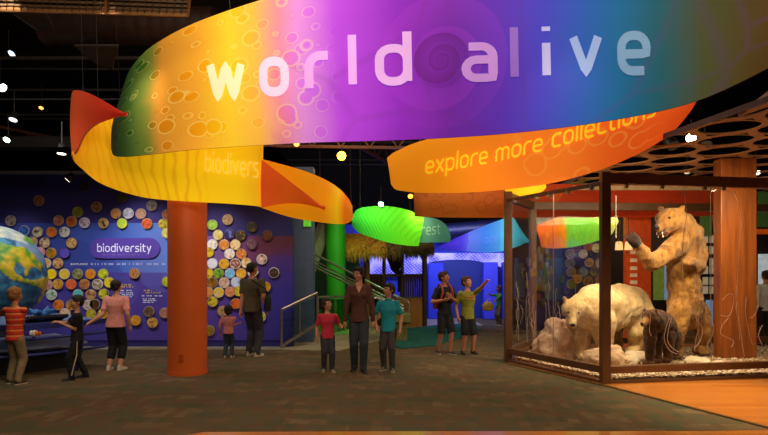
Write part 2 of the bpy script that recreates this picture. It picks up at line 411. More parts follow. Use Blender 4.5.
# ---- distant blue hall
bluep = mat('blue_paint', (30, 52, 190), .6, var=.05); bluedeep = mat('deep_blue_paint', (6, 36, 120), .6, var=.05)
violetp = mat('violet_paint', (70, 74, 215), .6, var=.05)
def lattice_mat():
    m = bpy.data.materials.new('lattice_glow'); m.use_nodes = True; q = NT(m); b = m.node_tree.nodes['Principled BSDF']
    tc = q.n('ShaderNodeTexCoord'); sp = q.n('ShaderNodeSeparateXYZ'); q.l(tc.outputs['Object'], sp.inputs[0])
    a = q.m('SINE', q.m('MULTIPLY', q.m('ADD', sp.outputs[0], sp.outputs[2]), 52.0)); c = q.m('SINE', q.m('MULTIPLY', q.m('SUBTRACT', sp.outputs[0], q.m('MULTIPLY', sp.outputs[2], 1.8)), 40.0))
    f = q.m('MULTIPLY', q.m('MULTIPLY_ADD', a, .5, .5), q.m('MULTIPLY_ADD', c, .5, .5))
    nz = q.n('ShaderNodeTexNoise'); nz.inputs['Scale'].default_value = 1.1; q.l(tc.outputs['Object'], nz.inputs['Vector'])
    c0 = q.ramp(nz.outputs['Fac'], [(.3, (30, 50, 160)), (.45, (90, 80, 215)), (.58, (190, 185, 255)), (.72, (50, 100, 215))])
    col = q.mix(q.m('MULTIPLY', f, .55), c0, lin((225, 220, 255)))
    q.l(col, b.inputs['Base Color']); q.l(col, b.inputs['Emission Color']); b.inputs['Emission Strength'].default_value = .45
    return m
lattice = lattice_mat()
BD = 20.6
mb = MB(); mb.box((P(330, 0, BD).x, BD, 0), (P(535, 0, BD).x, BD + .2, 3.2)); struct(mb.build('wall_blue', bluep, smooth=False))
def archband(x0, x1, ytop0, ytop1, arch, name, m, D):
    """arched translucent panel: straight top, arched underside"""
    mb = MB(); n = 24; vs = []
    for k in range(n + 1):
        t = k / n; px = x0 + (x1 - x0) * t
        yt = ytop0 + (ytop1 - ytop0) * t; yb = arch(px)
        a, b_ = P(px, yt, D), P(px, yb, D)
        vs += [a, b_, a + Vector((0, .08, 0)), b_ + Vector((0, .08, 0))]
    fs = []
    for k in range(n):
        i, j = 4 * k, 4 * k + 4
        fs += [(i, i+1, j+1, j), (i+2, j+2, j+3, i+3), (i, j, j+2, i+2), (i+1, i+3, j+3, j+1)]
    fs += [(0, 2, 3, 1), (4*n, 4*n+1, 4*n+3, 4*n+2)]
    mb.add(vs, fs); return mb.build(name, m, smooth=False)
def arch_y(px):
    t = (px - 457) / 52.0
    return 259.5 + 10.5 * t * t
band = archband(368, 532, 253, 253, lambda px: min(arch_y(px), 276) if px > 424 else 276, 'lattice_screen', lattice, BD - .3)
tag(band, 'glowing violet lattice screen arched over the deep blue doorway', 'screen')
def archwall():
    mb = MB(); n = 20; vs = []
    for k in range(n + 1):
        px = 431 + (505 - 431) * k / n
        a, b_ = P(px, arch_y(px) + .2, BD - .25), P(px, 318, BD - .25); b_.z = 0
        vs += [a, b_]
    mb.add(vs, [(2*k, 2*k+1, 2*k+3, 2*k+2) for k in range(n)])
    return mb
o = archwall().build('wall_arch', bluedeep, smooth=False); struct(o)
for px0, px1, m_, nm in ((428, 444, bluep, 'pillar_1'), (483.5, 498, violetp, 'pillar_2'), (503, 512, violetp, 'pillar_3')):
    mb = MB(); mb.box((P(px0, 0, 19.9).x, 19.85, 0), (P(px1, 0, 19.9).x, 20.25, P(0, arch_y(470 if px0 > 440 else 436) + 2, 19.9).z)); struct(mb.build(nm, m_, smooth=False, bevel=.03))
    bpy.data.objects[nm].name = 'wall_' + nm

# ---- right-hand back wall behind the case
mb = MB(); mb.box((3.5, 16.2, 0), (13.9, 16.4, 3.56)); struct(mb.build('wall_gallery', mat('gallery_brown', (48, 34, 26), .8, var=.3, scale=1.5), smooth=False))

# ---- columns
def column(name, px0, px1, D, h, m, label):
    a, b_ = P(px0, 0, D), P(px1, 0, D); r = (b_.x - a.x) / 2; c = Vector(((a.x + b_.x) / 2, D, 0))
    mb = MB(); mb.tube([(0, 0, 0), (0, 0, .06), (0, 0, .061), (0, 0, h)], [r * 1.015, r * 1.015, r, r], 40)
    root = empty(name, c, 0, label, 'column')
    mb.build('shaft', m, root)
    pl = MB(); pl.box((-.035, -r - .012, .22), (.035, -r + .01, .34)); pl.build('outlet_cover', mat('orange_plate', (190, 80, 30), .5), root, bevel=.005, smooth=False)
    return root
orange_m = mat('orange_column', (226, 100, 34), .5, var=.05, scale=1.5)
column('round_column', 168.5, 206.5, 9.3, 3.3, orange_m, 'round bright orange column standing in front of the biodiversity wall')
green_m = mat('green_column', (40, 150, 30), .5, var=.05, scale=1.5)
column('round_column', 326, 345.5, 16.2, 3.4, green_m, 'round green column rising behind the steel stair rails')

# ---- ceiling clutter
def long_pipe(y, z, x0, x1, r, m, i):
    mb = MB(); mb.cyl((x0, y, z), (x1, y, z), r, 10); return mb.build('ceiling_pipe', m)
pp = [(10.6, 5.35), (11.6, 5.5), (12.6, 5.2), (13.6, 5.7), (14.6, 5.4), (15.8, 5.6), (17.2, 5.3), (18.8, 5.6), (20.5, 5.4), (22.5, 5.6)]
words_ = ['nearest', 'second nearest', 'third nearest', 'fourth nearest', 'fifth nearest', 'fifth farthest', 'fourth farthest', 'third farthest', 'second farthest', 'farthest']
for i, (y, z) in enumerate(pp):
    o = long_pipe(y, z, -13.5, 4.5 if y > 11 else -4,   .022 if i % 3 else .035, greymetal, i)
    tag(o, f'{words_[i]} of the thin grey pipes crossing the dark ceiling', 'pipe', 'pipes under the dark ceiling')
rust = mat('rusty_beam', (92, 48, 28), .6)
def truss(a, b_, h, label, n=12):
    root = empty('roof_truss', a, 0, label, 'truss', 'roof trusses'); a, b_ = Vector(a), Vector(b_); L = b_ - a
    for dz, nm in ((0, 'bottom_chord'), (h, 'top_chord')):
        MB().bar((0, 0, dz), L + Vector((0, 0, dz)), .09, .07).build(nm, rust, root, smooth=False)
    mb = MB()
    for k in range(n):
        p = L * (k / n); q_ = L * ((k + .5) / n) + Vector((0, 0, h)); r_ = L * ((k + 1) / n)
        mb.bar(p, q_, .035, .035).bar(q_, r_, .035, .035)
    mb.build('web', rust, root, smooth=False)
truss((-11.5, 12.2, 4.75), (-4.2, 25, 4.75), .5, 'rusty roof truss running back above the globe')
truss((-4.5, 14.3, 4.6), (3.8, 14.9, 4.6), .45, 'rusty roof truss lit orange behind the purple banner')
truss((-2.2, 12.5, 5.1), (2.6, 24, 4.6), .45, 'slanting rusty roof truss above the yellow lamp')
# big duct & egg-crate grille top left
ductm = mat('brown_duct', (52, 30, 22), .6, .1, var=.2)
mb = MB()
a, b_ = P(44, 26, 10.4), P(215, 26, 10.4)
n = 40; pts = []
for k in range(n + 1): pts.append(a.lerp(b_, k / n))
mb.tube(pts, [  .31 + (.012 if k % 3 == 0 else 0) for k in range(n + 1)], 28)
o = mb.build('air_duct', ductm); tag(o, 'wide ribbed brown air duct hanging under the ceiling grille', 'duct')
gm = mat('tan_grille', (150, 105, 60), .5, .2)
root = empty('ceiling_grille', P(95, 0, 7.2), 0, 'tan egg crate ceiling grille above the brown duct', 'grille')
p0, p1, p2, p3 = P(-30, 9, 7.4), P(188, 14.5, 7.4), P(192, -25, 7.0), P(-30, -40, 7.0)
fr = MB(); prs = []
for u, w in ((p0, p1), (p1, p2), (p2, p3), (p3, p0)): fr.bar(u, w, .03, .05)
fr.bar(p0.lerp(p1, .62), p3.lerp(p2, .62), .03, .05)
g = MB()
for k in range(1, 30): g.bar(p0.lerp(p1, k / 30), p3.lerp(p2, k / 30), .008, .03)
for k in range(1, 9): g.bar(p0.lerp(p3, k / 9), p1.lerp(p2, k / 9), .008, .03)
at_base(root, [fr.build('grille_frame', gm, smooth=False), g.build('louvre_grid', mat('dark_tan_grille', (95, 70, 45), .5), smooth=False)])
# sloped grey reflector panels of the ceiling near the duct
mb = MB(); q4 = [P(5, 9, 9.6), P(42, 9, 9.6), P(62, 44, 10.6), P(40, 33, 10.2)]
mb.add(q4 + [p + Vector((0, .05, .05)) for p in q4], [(0,1,2,3),(7,6,5,4),(0,4,5,1),(1,5,6,2),(2,6,7,3),(3,7,4,0)])
tag(mb.build('acoustic_panel', mat('grey_panel', (70, 60, 55), .8), smooth=False), 'grey acoustic panel slanting left of the brown duct', 'panel', None)
mb = MB(); q4 = [P(74, 46, 9.6), P(118, 46, 9.6), P(112, 70, 10.6), P(98, 66, 10.5)]
mb.add(q4 + [p + Vector((0, .05, .05)) for p in q4], [(0,1,2,3),(7,6,5,4),(0,4,5,1),(1,5,6,2),(2,6,7,3),(3,7,4,0)])
tag(mb.build('acoustic_panel', mat('grey_panel', (70, 60, 55), .8), smooth=False), 'grey acoustic panel hanging below the brown duct', 'panel', None)

# perforated ceiling on the right
def perforated():
    mb = MB(); CH = 3.55; hx, hy = .84, 1.0; rr = random.Random(3); nv = 20
    ex_ = lambda y: 4.07 + max(0, 9.0 - y) * .167
    for j in range(0, 12):
        for i in range(-1, 12):
            cx = 3.9 + i * hx + (hx / 2 if j % 2 else 0); cy = 6.6 + j * hy * .82
            if cx < -cy * .0 + 2.9 - (cy - 9) * .0: pass
            # outer hexagon-ish ring to elliptical hole
            outer = []; inner = []
            a1, b1 = hx / 2, hy * .82 / 2
            ex, ey = hx * rr.uniform(.43, .47), hy * rr.uniform(.385, .40)
            for k in range(nv):
                t = 2 * math.pi * k / nv; c, s_ = math.cos(t), math.sin(t)
                sc = 1 / max(abs(c), abs(s_))
                outer.append((cx + a1 * c * sc, cy + b1 * s_ * sc)); inner.append((cx + ex * c * 1.0, cy + min(ey, b1 * .93) * s_))
            if cx + a1 < ex_(cy): continue
            outer = [(max(x, ex_(y)), y) for x, y in outer]; inner = [(max(x, ex_(y) + .05), y) for x, y in inner]
            vs = [(x, y, CH) for x, y in outer] + [(x, y, CH) for x, y in inner] + [(x, y, CH + .02) for x, y in inner]
            fs = [(k, (k+1)%nv, nv+(k+1)%nv, nv+k) for k in range(nv)] + [(nv+k, nv+(k+1)%nv, 2*nv+(k+1)%nv, 2*nv+k) for k in range(nv)]
            mb.add(vs, fs)
    return mb
o = perforated().build('ceiling_perforated', mat('tan_ceiling', (160, 112, 66), .6, var=.08, scale=1), smooth=False); struct(o)
mb = MB(); mb.bar((4.07, 14, 3.56), (4.07, 9.0, 3.56), .04, .07); mb.bar((4.07, 9.0, 3.56), (4.6, 5.9, 3.56), .04, .07); struct(mb.build('ceiling_edge', mat('violet_grey_edge', (92, 74, 78), .6), smooth=False))
mb = MB(); q4 = [P(739, 117, 7.4), P(800, 96, 7.2), P(800, 66, 6.9), P(772, 92, 6.9)]
mb.add(q4 + [p + Vector((0, .04, .04)) for p in q4], [(0,1,2,3),(7,6,5,4),(0,4,5,1),(1,5,6,2),(2,6,7,3),(3,7,4,0)])
tag(mb.build('ceiling_baffle', mat('pale_baffle', (175, 160, 155), .6), smooth=False), 'pale triangular ceiling baffle beyond the right end of the big banner', 'baffle')

# ---- lamps of the ceiling
lens_on = {}
def lens(rgb, e):
    k = (rgb, e)
    if k not in lens_on: lens_on[k] = mat('lens_%d_%d_%d_%d' % (*rgb, int(e * 10)), rgb, .3, emit=e, var=0)
    return lens_on[k]
def can_lamp(px, py, D, r, rgb, e, label, dirv=(0, 0, -1), hang=.5, body=dark, power=0, blend=.8, angle=70, group=None):
    c = P(px, py, D); d = Vector(dirv).normalized()
    root = empty('spotlight', c, 0, label, 'spotlight', group)
    L = r * 2.4
    mb = MB(); mb.tube([-d * L, -d * L * .9, -d * L * .15, Vector((0, 0, 0))], [r * .55, r * .8, r, r], 16, caps=False)
    mb.tube([-d * L, -d * L * 1.01], [r * .55, .002], 16)
    mb.build('housing', body, root)
    ln = MB(); ln.tube([-d * .01 - d * r * .1, -d * r * .05], [r * .92, r * .92], 16); ln.build('lens', lens(rgb, e), root)
    y = MB(); y.tube([-d * L * .5, -d * L * .5 + Vector((0, 0, hang))], .01, 6); y.build('bracket', dark, root)
    if power:
        light('SPOT', c + d * .06, power, tuple(lin(rgb)[:3]), c + d * 3, size=.05, angle=angle, blend=blend)
    return root
can_lamp(3, 88, 10.5, .075, (255, 250, 235), 6, 'bright white spotlight at the left edge above the globe', (.8, -.3, -.5))
can_lamp(12, 54, 11.5, .08, (200, 225, 255), 2.5, 'small bluish spotlight above the bright white one', (.9, -.3, .4))
can_lamp(41, 108, 13, .05, (255, 150, 60), 5, 'tiny orange ceiling lamp left of the red ribbon fold', (0, -.5, -.8))
can_lamp(13, 120, 12, .08, (230, 235, 255), 2.5, 'white spotlight hanging right above the square lamp', (0, -.4, -.9))
can_lamp(6.5, 140, 12.5, .07, (225, 255, 230), 9, 'small square bright lamp over the globe', (0, -.7, -.7))
can_lamp(61.5, 154, 10.9, .08, (255, 240, 220), 5, 'black can light pointing straight down beside the ribbon', (0, -.12, -1))
can_lamp(67, 180, 11.9, .07, (255, 240, 225), 3, 'black can light tilted to the right above the wall', (-.6, -.3, -.7), hang=.25)
can_lamp(341.5, 156, 14, .11, (255, 215, 40), 14, 'bright yellow theatre spotlight between the two banners', (0, -.9, -.35))
can_lamp(268.5, 150, 14, .06, (255, 70, 30), 6, 'red ceiling lamp left of the yellow spotlight', (0, -.8, -.5))
can_lamp(296.5, 144, 14.2, .07, (255, 120, 50), 8, 'orange red lamp just under the purple banner', (0, -.8, -.5))
can_lamp(381, 204.5, 14.9, .07, (190, 255, 235), 16, 'cool white spotlight shining on top of the green leaf banner', (0, -.8, -.6), hang=.4)
can_lamp(410.5, 196.5, 14, .06, (255, 120, 30), 10, 'orange lamp at the left end of the brown banner', (0, -.8, -.5))
can_lamp(691, 138, 10.2, .085, (255, 235, 190), 22, 'white spotlight under the perforated ceiling by the orange banner', (-.4, -.75, -.35), hang=.3, group=None)
can_lamp(674, 146, 10.2, .11, (60, 50, 45), .2, 'unlit black spotlight left of the lit one under the perforated ceiling', (.2, -.6, -.6), hang=.3)
can_lamp(706, 146, 10.2, .11, (60, 50, 45), .2, 'unlit black spotlight right of the lit one under the perforated ceiling', (-.2, -.6, -.6), hang=.3)
can_lamp(757, 173, 12.5, .08, (255, 240, 215), 10, 'small white downlight above the right end of the case', (0, -.5, -.9), hang=.4)
can_lamp(688, 172, 12.5, .08, (225, 190, 150), 1.2, 'dim cream downlight just above the case roof beam', (0, -.5, -.9), hang=.4)

# ================================================================ BANNERS
class Ribbon:
    def __init__(s, st, bulge=0.0, key=None):
        s.st = st; s.T = [P(a[0], a[1], a[2]) for a in st]; s.B = [P(a[3], a[4], a[5]) for a in st]
        s.key = key or [a[3] for a in st]; s.n = len(st) - 1; s.bulge = bulge
    @staticmethod
    def cr(L, t):
        n = len(L) - 1; t = max(0, min(n - 1e-6, t)); i = int(t); f = t - i
        p0, p1, p2, p3 = L[max(i-1, 0)], L[i], L[i+1], L[min(i+2, n)]
        if i == 0: p0 = 2 * p1 - p2
        if i + 1 == n: p3 = 2 * p2 - p1
        return .5 * ((2 * p1) + (p2 - p0) * f + (2 * p0 - 5 * p1 + 4 * p2 - p3) * f * f + (3 * p1 - p0 - 3 * p2 + p3) * f ** 3)
    def S(s, u, v):
        t = u * s.n; b = s.cr(s.B, t); a = s.cr(s.T, t)
        return b.lerp(a, v) + Vector((0, -s.bulge * math.sin(math.pi * max(0, min(1, v))), 0))
    def N(s, u, v):
        e = 1e-3; a = s.S(min(1, u + e), v) - s.S(max(0, u - e), v); b = s.S(u, min(1, v + e)) - s.S(u, max(0, v - e))
        n = a.cross(b)
        n = n.normalized() if n.length > 1e-9 else Vector((0, -1, 0))
        return -n if n.y > 0 else n
    def keyat(s, u):
        t = u * s.n; i = min(int(t), s.n - 1); f = t - i; return s.key[i] * (1 - f) + s.key[i + 1] * f
    def inv(s, px, py, g=(.5, .5)):
        u, v = g
        def pr(u, v):
            p = s.S(u, v); return CX + p.x / p.y * F, HZ - (p.z - EYE) / p.y * F
        for _ in range(30):
            x, y = pr(u, v); ex, ey = px - x, py - y
            if abs(ex) + abs(ey) < .01: break
            h = 1e-4; xu, yu = pr(u + h, v); xv, yv = pr(u, v + h)
            a, b, c, d = (xu-x)/h, (xv-x)/h, (yu-y)/h, (yv-y)/h; det = a*d - b*c
            if abs(det) < 1e-9: break
            u += max(-.1, min(.1, (ex*d - b*ey)/det)); v += max(-.3, min(.3, (a*ey - c*ex)/det)); u = max(0, min(1, u))
        return u, v
    def build(s, name, mats, parent, x0, x1, nu=90, nv=16, th=.035):
        mb = MB(); uv = []
        for side in (0, 1):
            for i in range(nu + 1):
                for j in range(nv + 1):
                    u, v = i / nu, j / nv; p = s.S(u, v)
                    if side: p = p - s.N(u, v) * th
                    mb.v.append(tuple(p)); uv.append(((s.keyat(u) - x0) / (x1 - x0), v))
        w = nv + 1; o = (nu + 1) * w
        for i in range(nu):
            for j in range(nv):
                a = i*w+j; mb.f.append((a, a+w, a+w+1, a+1)); mb.mi.append(0); mb.f.append((o+a, o+a+1, o+a+w+1, o+a+w)); mb.mi.append(0)
        rim = 1 if isinstance(mats, (list, tuple)) and len(mats) > 1 else 0
        for i in range(nu):
            for j in (0, nv): a = i*w+j; mb.f.append((a, o+a, o+a+w, a+w)); mb.mi.append(rim)
        for j in range(nv):
            for i in (0, nu): a = i*w+j; mb.f.append((a, a+1, o+a+1, o+a)); mb.mi.append(rim)
        mb.uv = uv
        return mb.build(name, mats, parent, auto=True)

# ---- stroke lettering (rounded sans), unit: x-height = 1
def arc(cx, cy, rx, ry, a0, a1, n=10): return [(cx + rx * math.cos(R(a0 + (a1 - a0) * k / n)), cy + ry * math.sin(R(a0 + (a1 - a0) * k / n))) for k in range(n + 1)]
def rbox(x0, y0, x1, y1, r):
    return arc(x1-r, y1-r, r, r, 0, 90, 5) + arc(x0+r, y1-r, r, r, 90, 180, 5) + arc(x0+r, y0+r, r, r, 180, 270, 5) + arc(x1-r, y0+r, r, r, 270, 360, 5) + [(x1, y1 - r)]
A = 1.5
LET = {
 'w': (1.25, [[(0, 1), (.3, 0), (.62, .95), (.95, 0), (1.25, 1)]]),
 'o': (.8, [rbox(0, 0, .8, 1, .34)]),
 'r': (.55, [[(0, 0), (0, .62)] + arc(.38, .62, .38, .38, 180, 90, 6) + [(.6, 1)]]),
 'l': (.02, [[(0, 0), (0, A)]]),
 'd': (.8, [rbox(0, 0, .8, 1, .34), [(.8, 0), (.8, A)]]),
 'b': (.8, [rbox(0, 0, .8, 1, .34), [(0, 0), (0, A)]]),
 'a': (.75, [[(.08, 1), (.42, 1)] + arc(.42, .67, .33, .33, 90, 0, 6) + [(.75, 0), (.28, 0)] + arc(.28, .29, .28, .29, 270, 90, 8) + [(.75, .58)]]),
 'i': (.02, [[(0, 0), (0, 1)], [(0, 1.36), (0, 1.5)]]),
 'v': (.8, [[(0, 1), (.4, 0), (.8, 1)]]),
 'e': (.78, [[(0, .48), (.78, .48), (.78, .66)] + arc(.44, .66, .34, .34, 0, 90, 5) + arc(.34, .66, .34, .34, 90, 180, 5) + arc(.34, .34, .34, .34, 180, 270, 5) + [(.7, 0)]]),
 'x': (.7, [[(0, 0), (.7, 1)], [(0, 1), (.7, 0)]]),
 'p': (.8, [rbox(0, 0, .8, 1, .34), [(0, 1), (0, -.45)]]),
 'm': (1.2, [[(0, 0), (0, .7)] + arc(.3, .7, .3, .3, 180, 0, 8) + [(.6, 0)], [(.6, .7)] + arc(.9, .7, .3, .3, 180, 0, 8) + [(1.2, 0)]]),
 'n': (.75, [[(0, 0), (0, .65)] + arc(.375, .65, .375, .35, 180, 0, 8) + [(.75, 0)]]),
 'c': (.7, [[(.7, 1)] + arc(.34, .66, .34, .34, 90, 180, 5) + arc(.34, .34, .34, .34, 180, 270, 5) + [(.7, 0)]]),
 't': (.5, [[(.12, 1.35), (.12, .3)] + arc(.42, .3, .3, .3, 180, 270, 5) + [(.5, 0)], [(-.1, 1), (.48, 1)]]),
 's': (.65, [[(.65, 1), (.24, 1)] + arc(.24, .76, .24, .24, 90, 270, 6) + arc(.42, .26, .24, .26, 90, -90, 6) + [(0, 0)]]),
 'y': (.75, [[(0, 1), (.38, .02)], [(.75, 1), (.2, -.45)]]),
 'f': (.5, [[(.12, 0), (.12, 1.2)] + arc(.42, 1.2, .3, .3, 180, 90, 5) + [(.52, 1.5)], [(-.1, 1), (.48, 1)]]),
}
def stroke_text(mb, text, mapf, w=.17, gap=.42, x=0.0, dens=.12, caps=True):
    """mapf(s,t)->3D point; strokes become flat bands with round ends"""
    for ch in text:
        if ch == ' ': x += .75; continue
        wd, strokes = LET[ch]
        for st in strokes:
            pts = [Vector((x + a, b)) for a, b in st]
            d = []
            for i in range(len(pts) - 1):
                k = max(1, int((pts[i+1] - pts[i]).length / dens))
                for q_ in range(k): d.append(pts[i].lerp(pts[i+1], q_ / k))
            d.append(pts[-1]); L, Rr = [], []
            t0 = (d[1] - d[0]).normalized(); t1 = (d[-1] - d[-2]).normalized()
            d[0] = d[0] - t0 * 0; n = len(d)
            for i in range(n):
                t = (d[min(i+1, n-1)] - d[max(i-1, 0)])
                t = t.normalized() if t.length > 1e-6 else t0
                nn = Vector((-t.y, t.x)) * w / 2
                # square-ish miter
                L.append(d[i] + nn); Rr.append(d[i] - nn)
            vs = [];
            for a, b in zip(L, Rr): vs += [mapf(a.x, a.y), mapf(b.x, b.y)]
            fs = [(2*i, 2*i+1, 2*i+3, 2*i+2) for i in range(n - 1)]
            mb.add(vs, fs)
            for c, tt, s_ in ((d[0], t0, -1), (d[-1], t1, 1)):
                if not caps: continue
                a0 = math.atan2(tt.y, tt.x) + (math.pi if s_ < 0 else 0)
                cap = [mapf(c.x, c.y)] + [mapf(c.x + math.cos(a0 + R(k)) * w / 2, c.y + math.sin(a0 + R(k)) * w / 2 * .999) for k in range(-90, 91, 30)]
                mb.add(cap, [(0, i, i + 1) for i in range(1, 7)])
        x += wd + gap
    return x
def twidth(text, gap=.42):
    x = 0
    for ch in text: x += .75 if ch == ' ' else LET[ch][0] + gap
    return x - gap

def cable(a, b_, m=None): return MB().tube([a, b_], .0035, 5)

wire = mat('steel_wire', (80, 76, 72), .5, .5)
# -- the big front banner
WS = [(120,102,8.7,111,149,8.6),(124,84,8.65,114,155.5,8.55),(133,65,8.55,125,156.8,8.45),(155,44,8.4,150,154.5,8.3),(202,20,8.1,200,149,8.0),(290,-8,7.7,300,143,7.6),
      (400,-28,7.4,400,140,7.3),(500,-40,7.0,500,134,6.9),(600,-45,6.5,600,122,6.4),(690,-45,6.1,690,103,6.0),(768,-40,5.7,768,68,5.6),(850,-30,5.3,850,20,5.2)]
world = Ribbon(WS, .1)
X0, X1 = 111, 850
wf = fabric('world_fabric', [(112,(30,48,30)),(135,(30,84,24)),(147,(70,100,22)),(163,(205,124,16)),(195,(232,150,12)),(236,(250,200,10)),(262,(244,176,60)),(284,(226,120,160)),(305,(208,118,232)),(340,(172,66,222)),(400,(128,34,184)),  # print colours, with some shade mixed into the dark green left end
    (450,(100,30,158)),(500,(84,44,178)),(540,(64,60,190)),(580,(38,84,178)),(615,(20,98,150)),(655,(28,88,104)),(700,(66,72,40)),(760,(72,52,18)),(845,(56,38,16))], X0, X1, emit=.4, pattern='bubbles', asp=4.4, pat_c=(255, 240, 130), pat_range=(.0, .32), pat_s=.42, pscale=9.0)
root = empty('hanging_banner', (0, 7.3, 3.2), 0, 'huge rainbow coloured banner reading world alive across the hall', 'banner')
rimd = mat('dark_hem', (60, 30, 50), .7)
parts = [world.build('fabric', [wf, rimd], None, X0, X1, 140, 24)]
letters = [('w', 211, 97.5, 33, 31, -4), ('o', 264, 92.3, 31, 21.5, -2), ('r', 309.5, 88.5, 33, 17.5, -2), ('l', 353, 84.5, 36, 1, -2), ('d', 380, 82, 33, 28, -1.5),
           ('a', 466.5, 78.5, 32, 27, 1.5), ('l', 515, 77, 35, 1, 1), ('i', 547, 75.5, 33, 1, 2), ('v', 574, 73, 36, 25, 2), ('e', 622, 71.5, 36, 25, 4)]
LC = [(250,238,190),(240,205,238),(226,160,238),(220,158,238),(204,156,226),(172,122,204),(126,84,186),(164,164,222),(130,158,214),(104,146,186)]
lms = [MB() for _ in letters]
for k, (ch, px, base, hh, wd, rot) in enumerate(letters):
    xw = LET[ch][0]; xh = hh if ch not in 'ldi' else hh * 1.0
    sx = wd / xw if xw > .1 else 30; sy = xh if ch not in 'ldi' else xh
    if ch in 'l': sy = 33.5
    if ch == 'd': sy = 33.5
    if ch == 'i': sy = 33.0
    sy *= .98
    seed = ((px - 111) / 739, .45)
    def mp_(s_, t, px=px, base=base, sx=sx, sy=sy, rot=rot, seed=seed):
        c, sn = math.cos(R(rot)), math.sin(R(rot)); a, b = s_ * sx, t * sy
        x, y = px + a * c + b * sn * 0 + b * (-.02), base - (b + a * math.tan(R(-rot)) * -1 * 0) - a * math.tan(R(rot)) * -1 * (-1 if rot > 0 else -1) * 0 - a * 0.03
        u, v = world.inv(x, y, seed); return world.S(u, v) + world.N(u, v) * .012
    stroke_text(lms[k], ch, mp_, w=.285 * 31 / ((sx + sy) / 2), caps=False)
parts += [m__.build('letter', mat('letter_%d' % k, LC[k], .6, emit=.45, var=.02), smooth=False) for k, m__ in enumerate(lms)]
for px, py in ((135, 75), (124, 95), (230, 15), (500, -20)):
    u, v = world.inv(px, py + 4, ((px - 111) / 739, .9)); p = world.S(u, .97) + Vector((0, .03, 0)); parts.append(cable(p, (p.x - .2, p.y + .1, 6.98)).build('hanging_cable', wire))
at_base(root, parts)

# -- yellow/orange ribbon winding behind
root = empty('ribbon_banner', (-3, 8.9, 2.6), 0, 'twisting yellow and orange ribbon banner with the word biodiversity, behind the big one', 'banner')
yel = fabric('yellow_fabric', [(70,(196,118,14)),(85,(228,158,14)),(120,(240,176,16)),(160,(250,196,16)),(200,(252,204,18)),(235,(252,208,20)),(258,(240,186,22)),(262,(214,150,20))], 70, 262, .5, 'veins', 4, (196, 130, 10), (0, .76), .4, 1.6)
red = fabric('red_fabric', [(70,(196,82,40)),(80,(188,66,34)),(100,(176,46,26)),(128,(176,34,20))], 70, 128, .42)
ora = fabric('orange_ribbon_fabric', [(260,(238,142,12)),(300,(244,156,14)),(322,(246,150,18)),(337,(252,196,24)),(344,(244,120,20)),(355,(214,134,26))], 260, 355, .5)  # the yellow stop paints a spotlight's hot spot into the ribbon
tri = fabric('dark_orange_fabric', [(260,(220,84,28)),(290,(226,98,22)),(326,(206,70,16))], 260, 326, .42, 'veins', 2, (200, 60, 10), (0, 1), .35, 5)
rb = Ribbon([(75,148,8.6,75,162,8.6),(79,130,8.66,81,168,8.66),(92,113,8.74,102,184,8.74),(118,112.6,8.84,142,197,8.84),(185,120,8.86,185,201.3,8.86),(227,125,8.9,227,203.6,8.9),(258,130,8.9,256,206,8.9),(262,131,8.98,262,207.5,8.98)], .06)
orim = mat('orange_hem', (190, 100, 20), .6, emit=.2)
parts = [rb.build('fabric_yellow', [yel, orim], None, 70, 262)]
rr_ = Ribbon([(71,97,8.6,72,156,8.6),(73.5,90.5,8.5,76.5,150,8.5),(84,91.5,8.4,84,135,8.4),(95,96,8.3,95,125,8.3),(110,104.5,8.2,110,119.5,8.2),(120,110.5,8.1,120,116.6,8.1),(127.5,114.8,8.05,127.5,115.4,8.05)], .04)
parts.append(rr_.build('fabric_red', [red, mat('red_hem', (225, 130, 110), .6)], None, 70, 128, 60, 10))
r3 = Ribbon([(262,159,9.1,262,208,9.1),(300,169.5,9.2,290,217,9.2),(324,179,9.3,318,222,9.3),(339,188.5,9.4,337,224,9.4),(348,198,9.55,348,223,9.55),(352.5,206,9.7,353.5,218,9.7)], .15)
parts.append(r3.build('fabric_orange', [ora, orim], None, 260, 355))
r4 = Ribbon([(261.5,159.5,8.82,261.5,208,8.82),(283,176,8.84,281,204,8.84),(304,192,8.88,302,204,8.88),(325,208.5,9.0,325,209.4,9.0)], .04)
parts.append(r4.build('fabric_fold', [tri, mat('brown_hem', (120, 60, 10), .6)], None, 260, 326, 40, 10))
tm = MB()
ltx = 'biodiversity'; tw = twidth(ltx)
def mpy(s_, t):
    px = 206 + s_ * 6.05; py = 170.5 + (px - 206) * .13 - t * 12.5 * (1 + (px - 206) * .002)
    px = min(px, 261); u, v = rb.inv(px, py, (.75, .6)); return rb.S(u, v) + rb.N(u, v) * .012
x = 0
stroke_text(tm, 'biodivers', mpy, w=.13)
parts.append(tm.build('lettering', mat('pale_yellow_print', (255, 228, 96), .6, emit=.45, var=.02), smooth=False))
for px, py, D in ((97, 96, 8.3), (82, 89, 8.45), (320, 177, 9.3), (351, 202, 9.6)):
    p = P(px, py + 3, D); parts.append(cable(p + Vector((0, .03, 0)), (p.x - .1, p.y + .1, 6.98)).build('hanging_cable', wire))
at_base(root, parts)

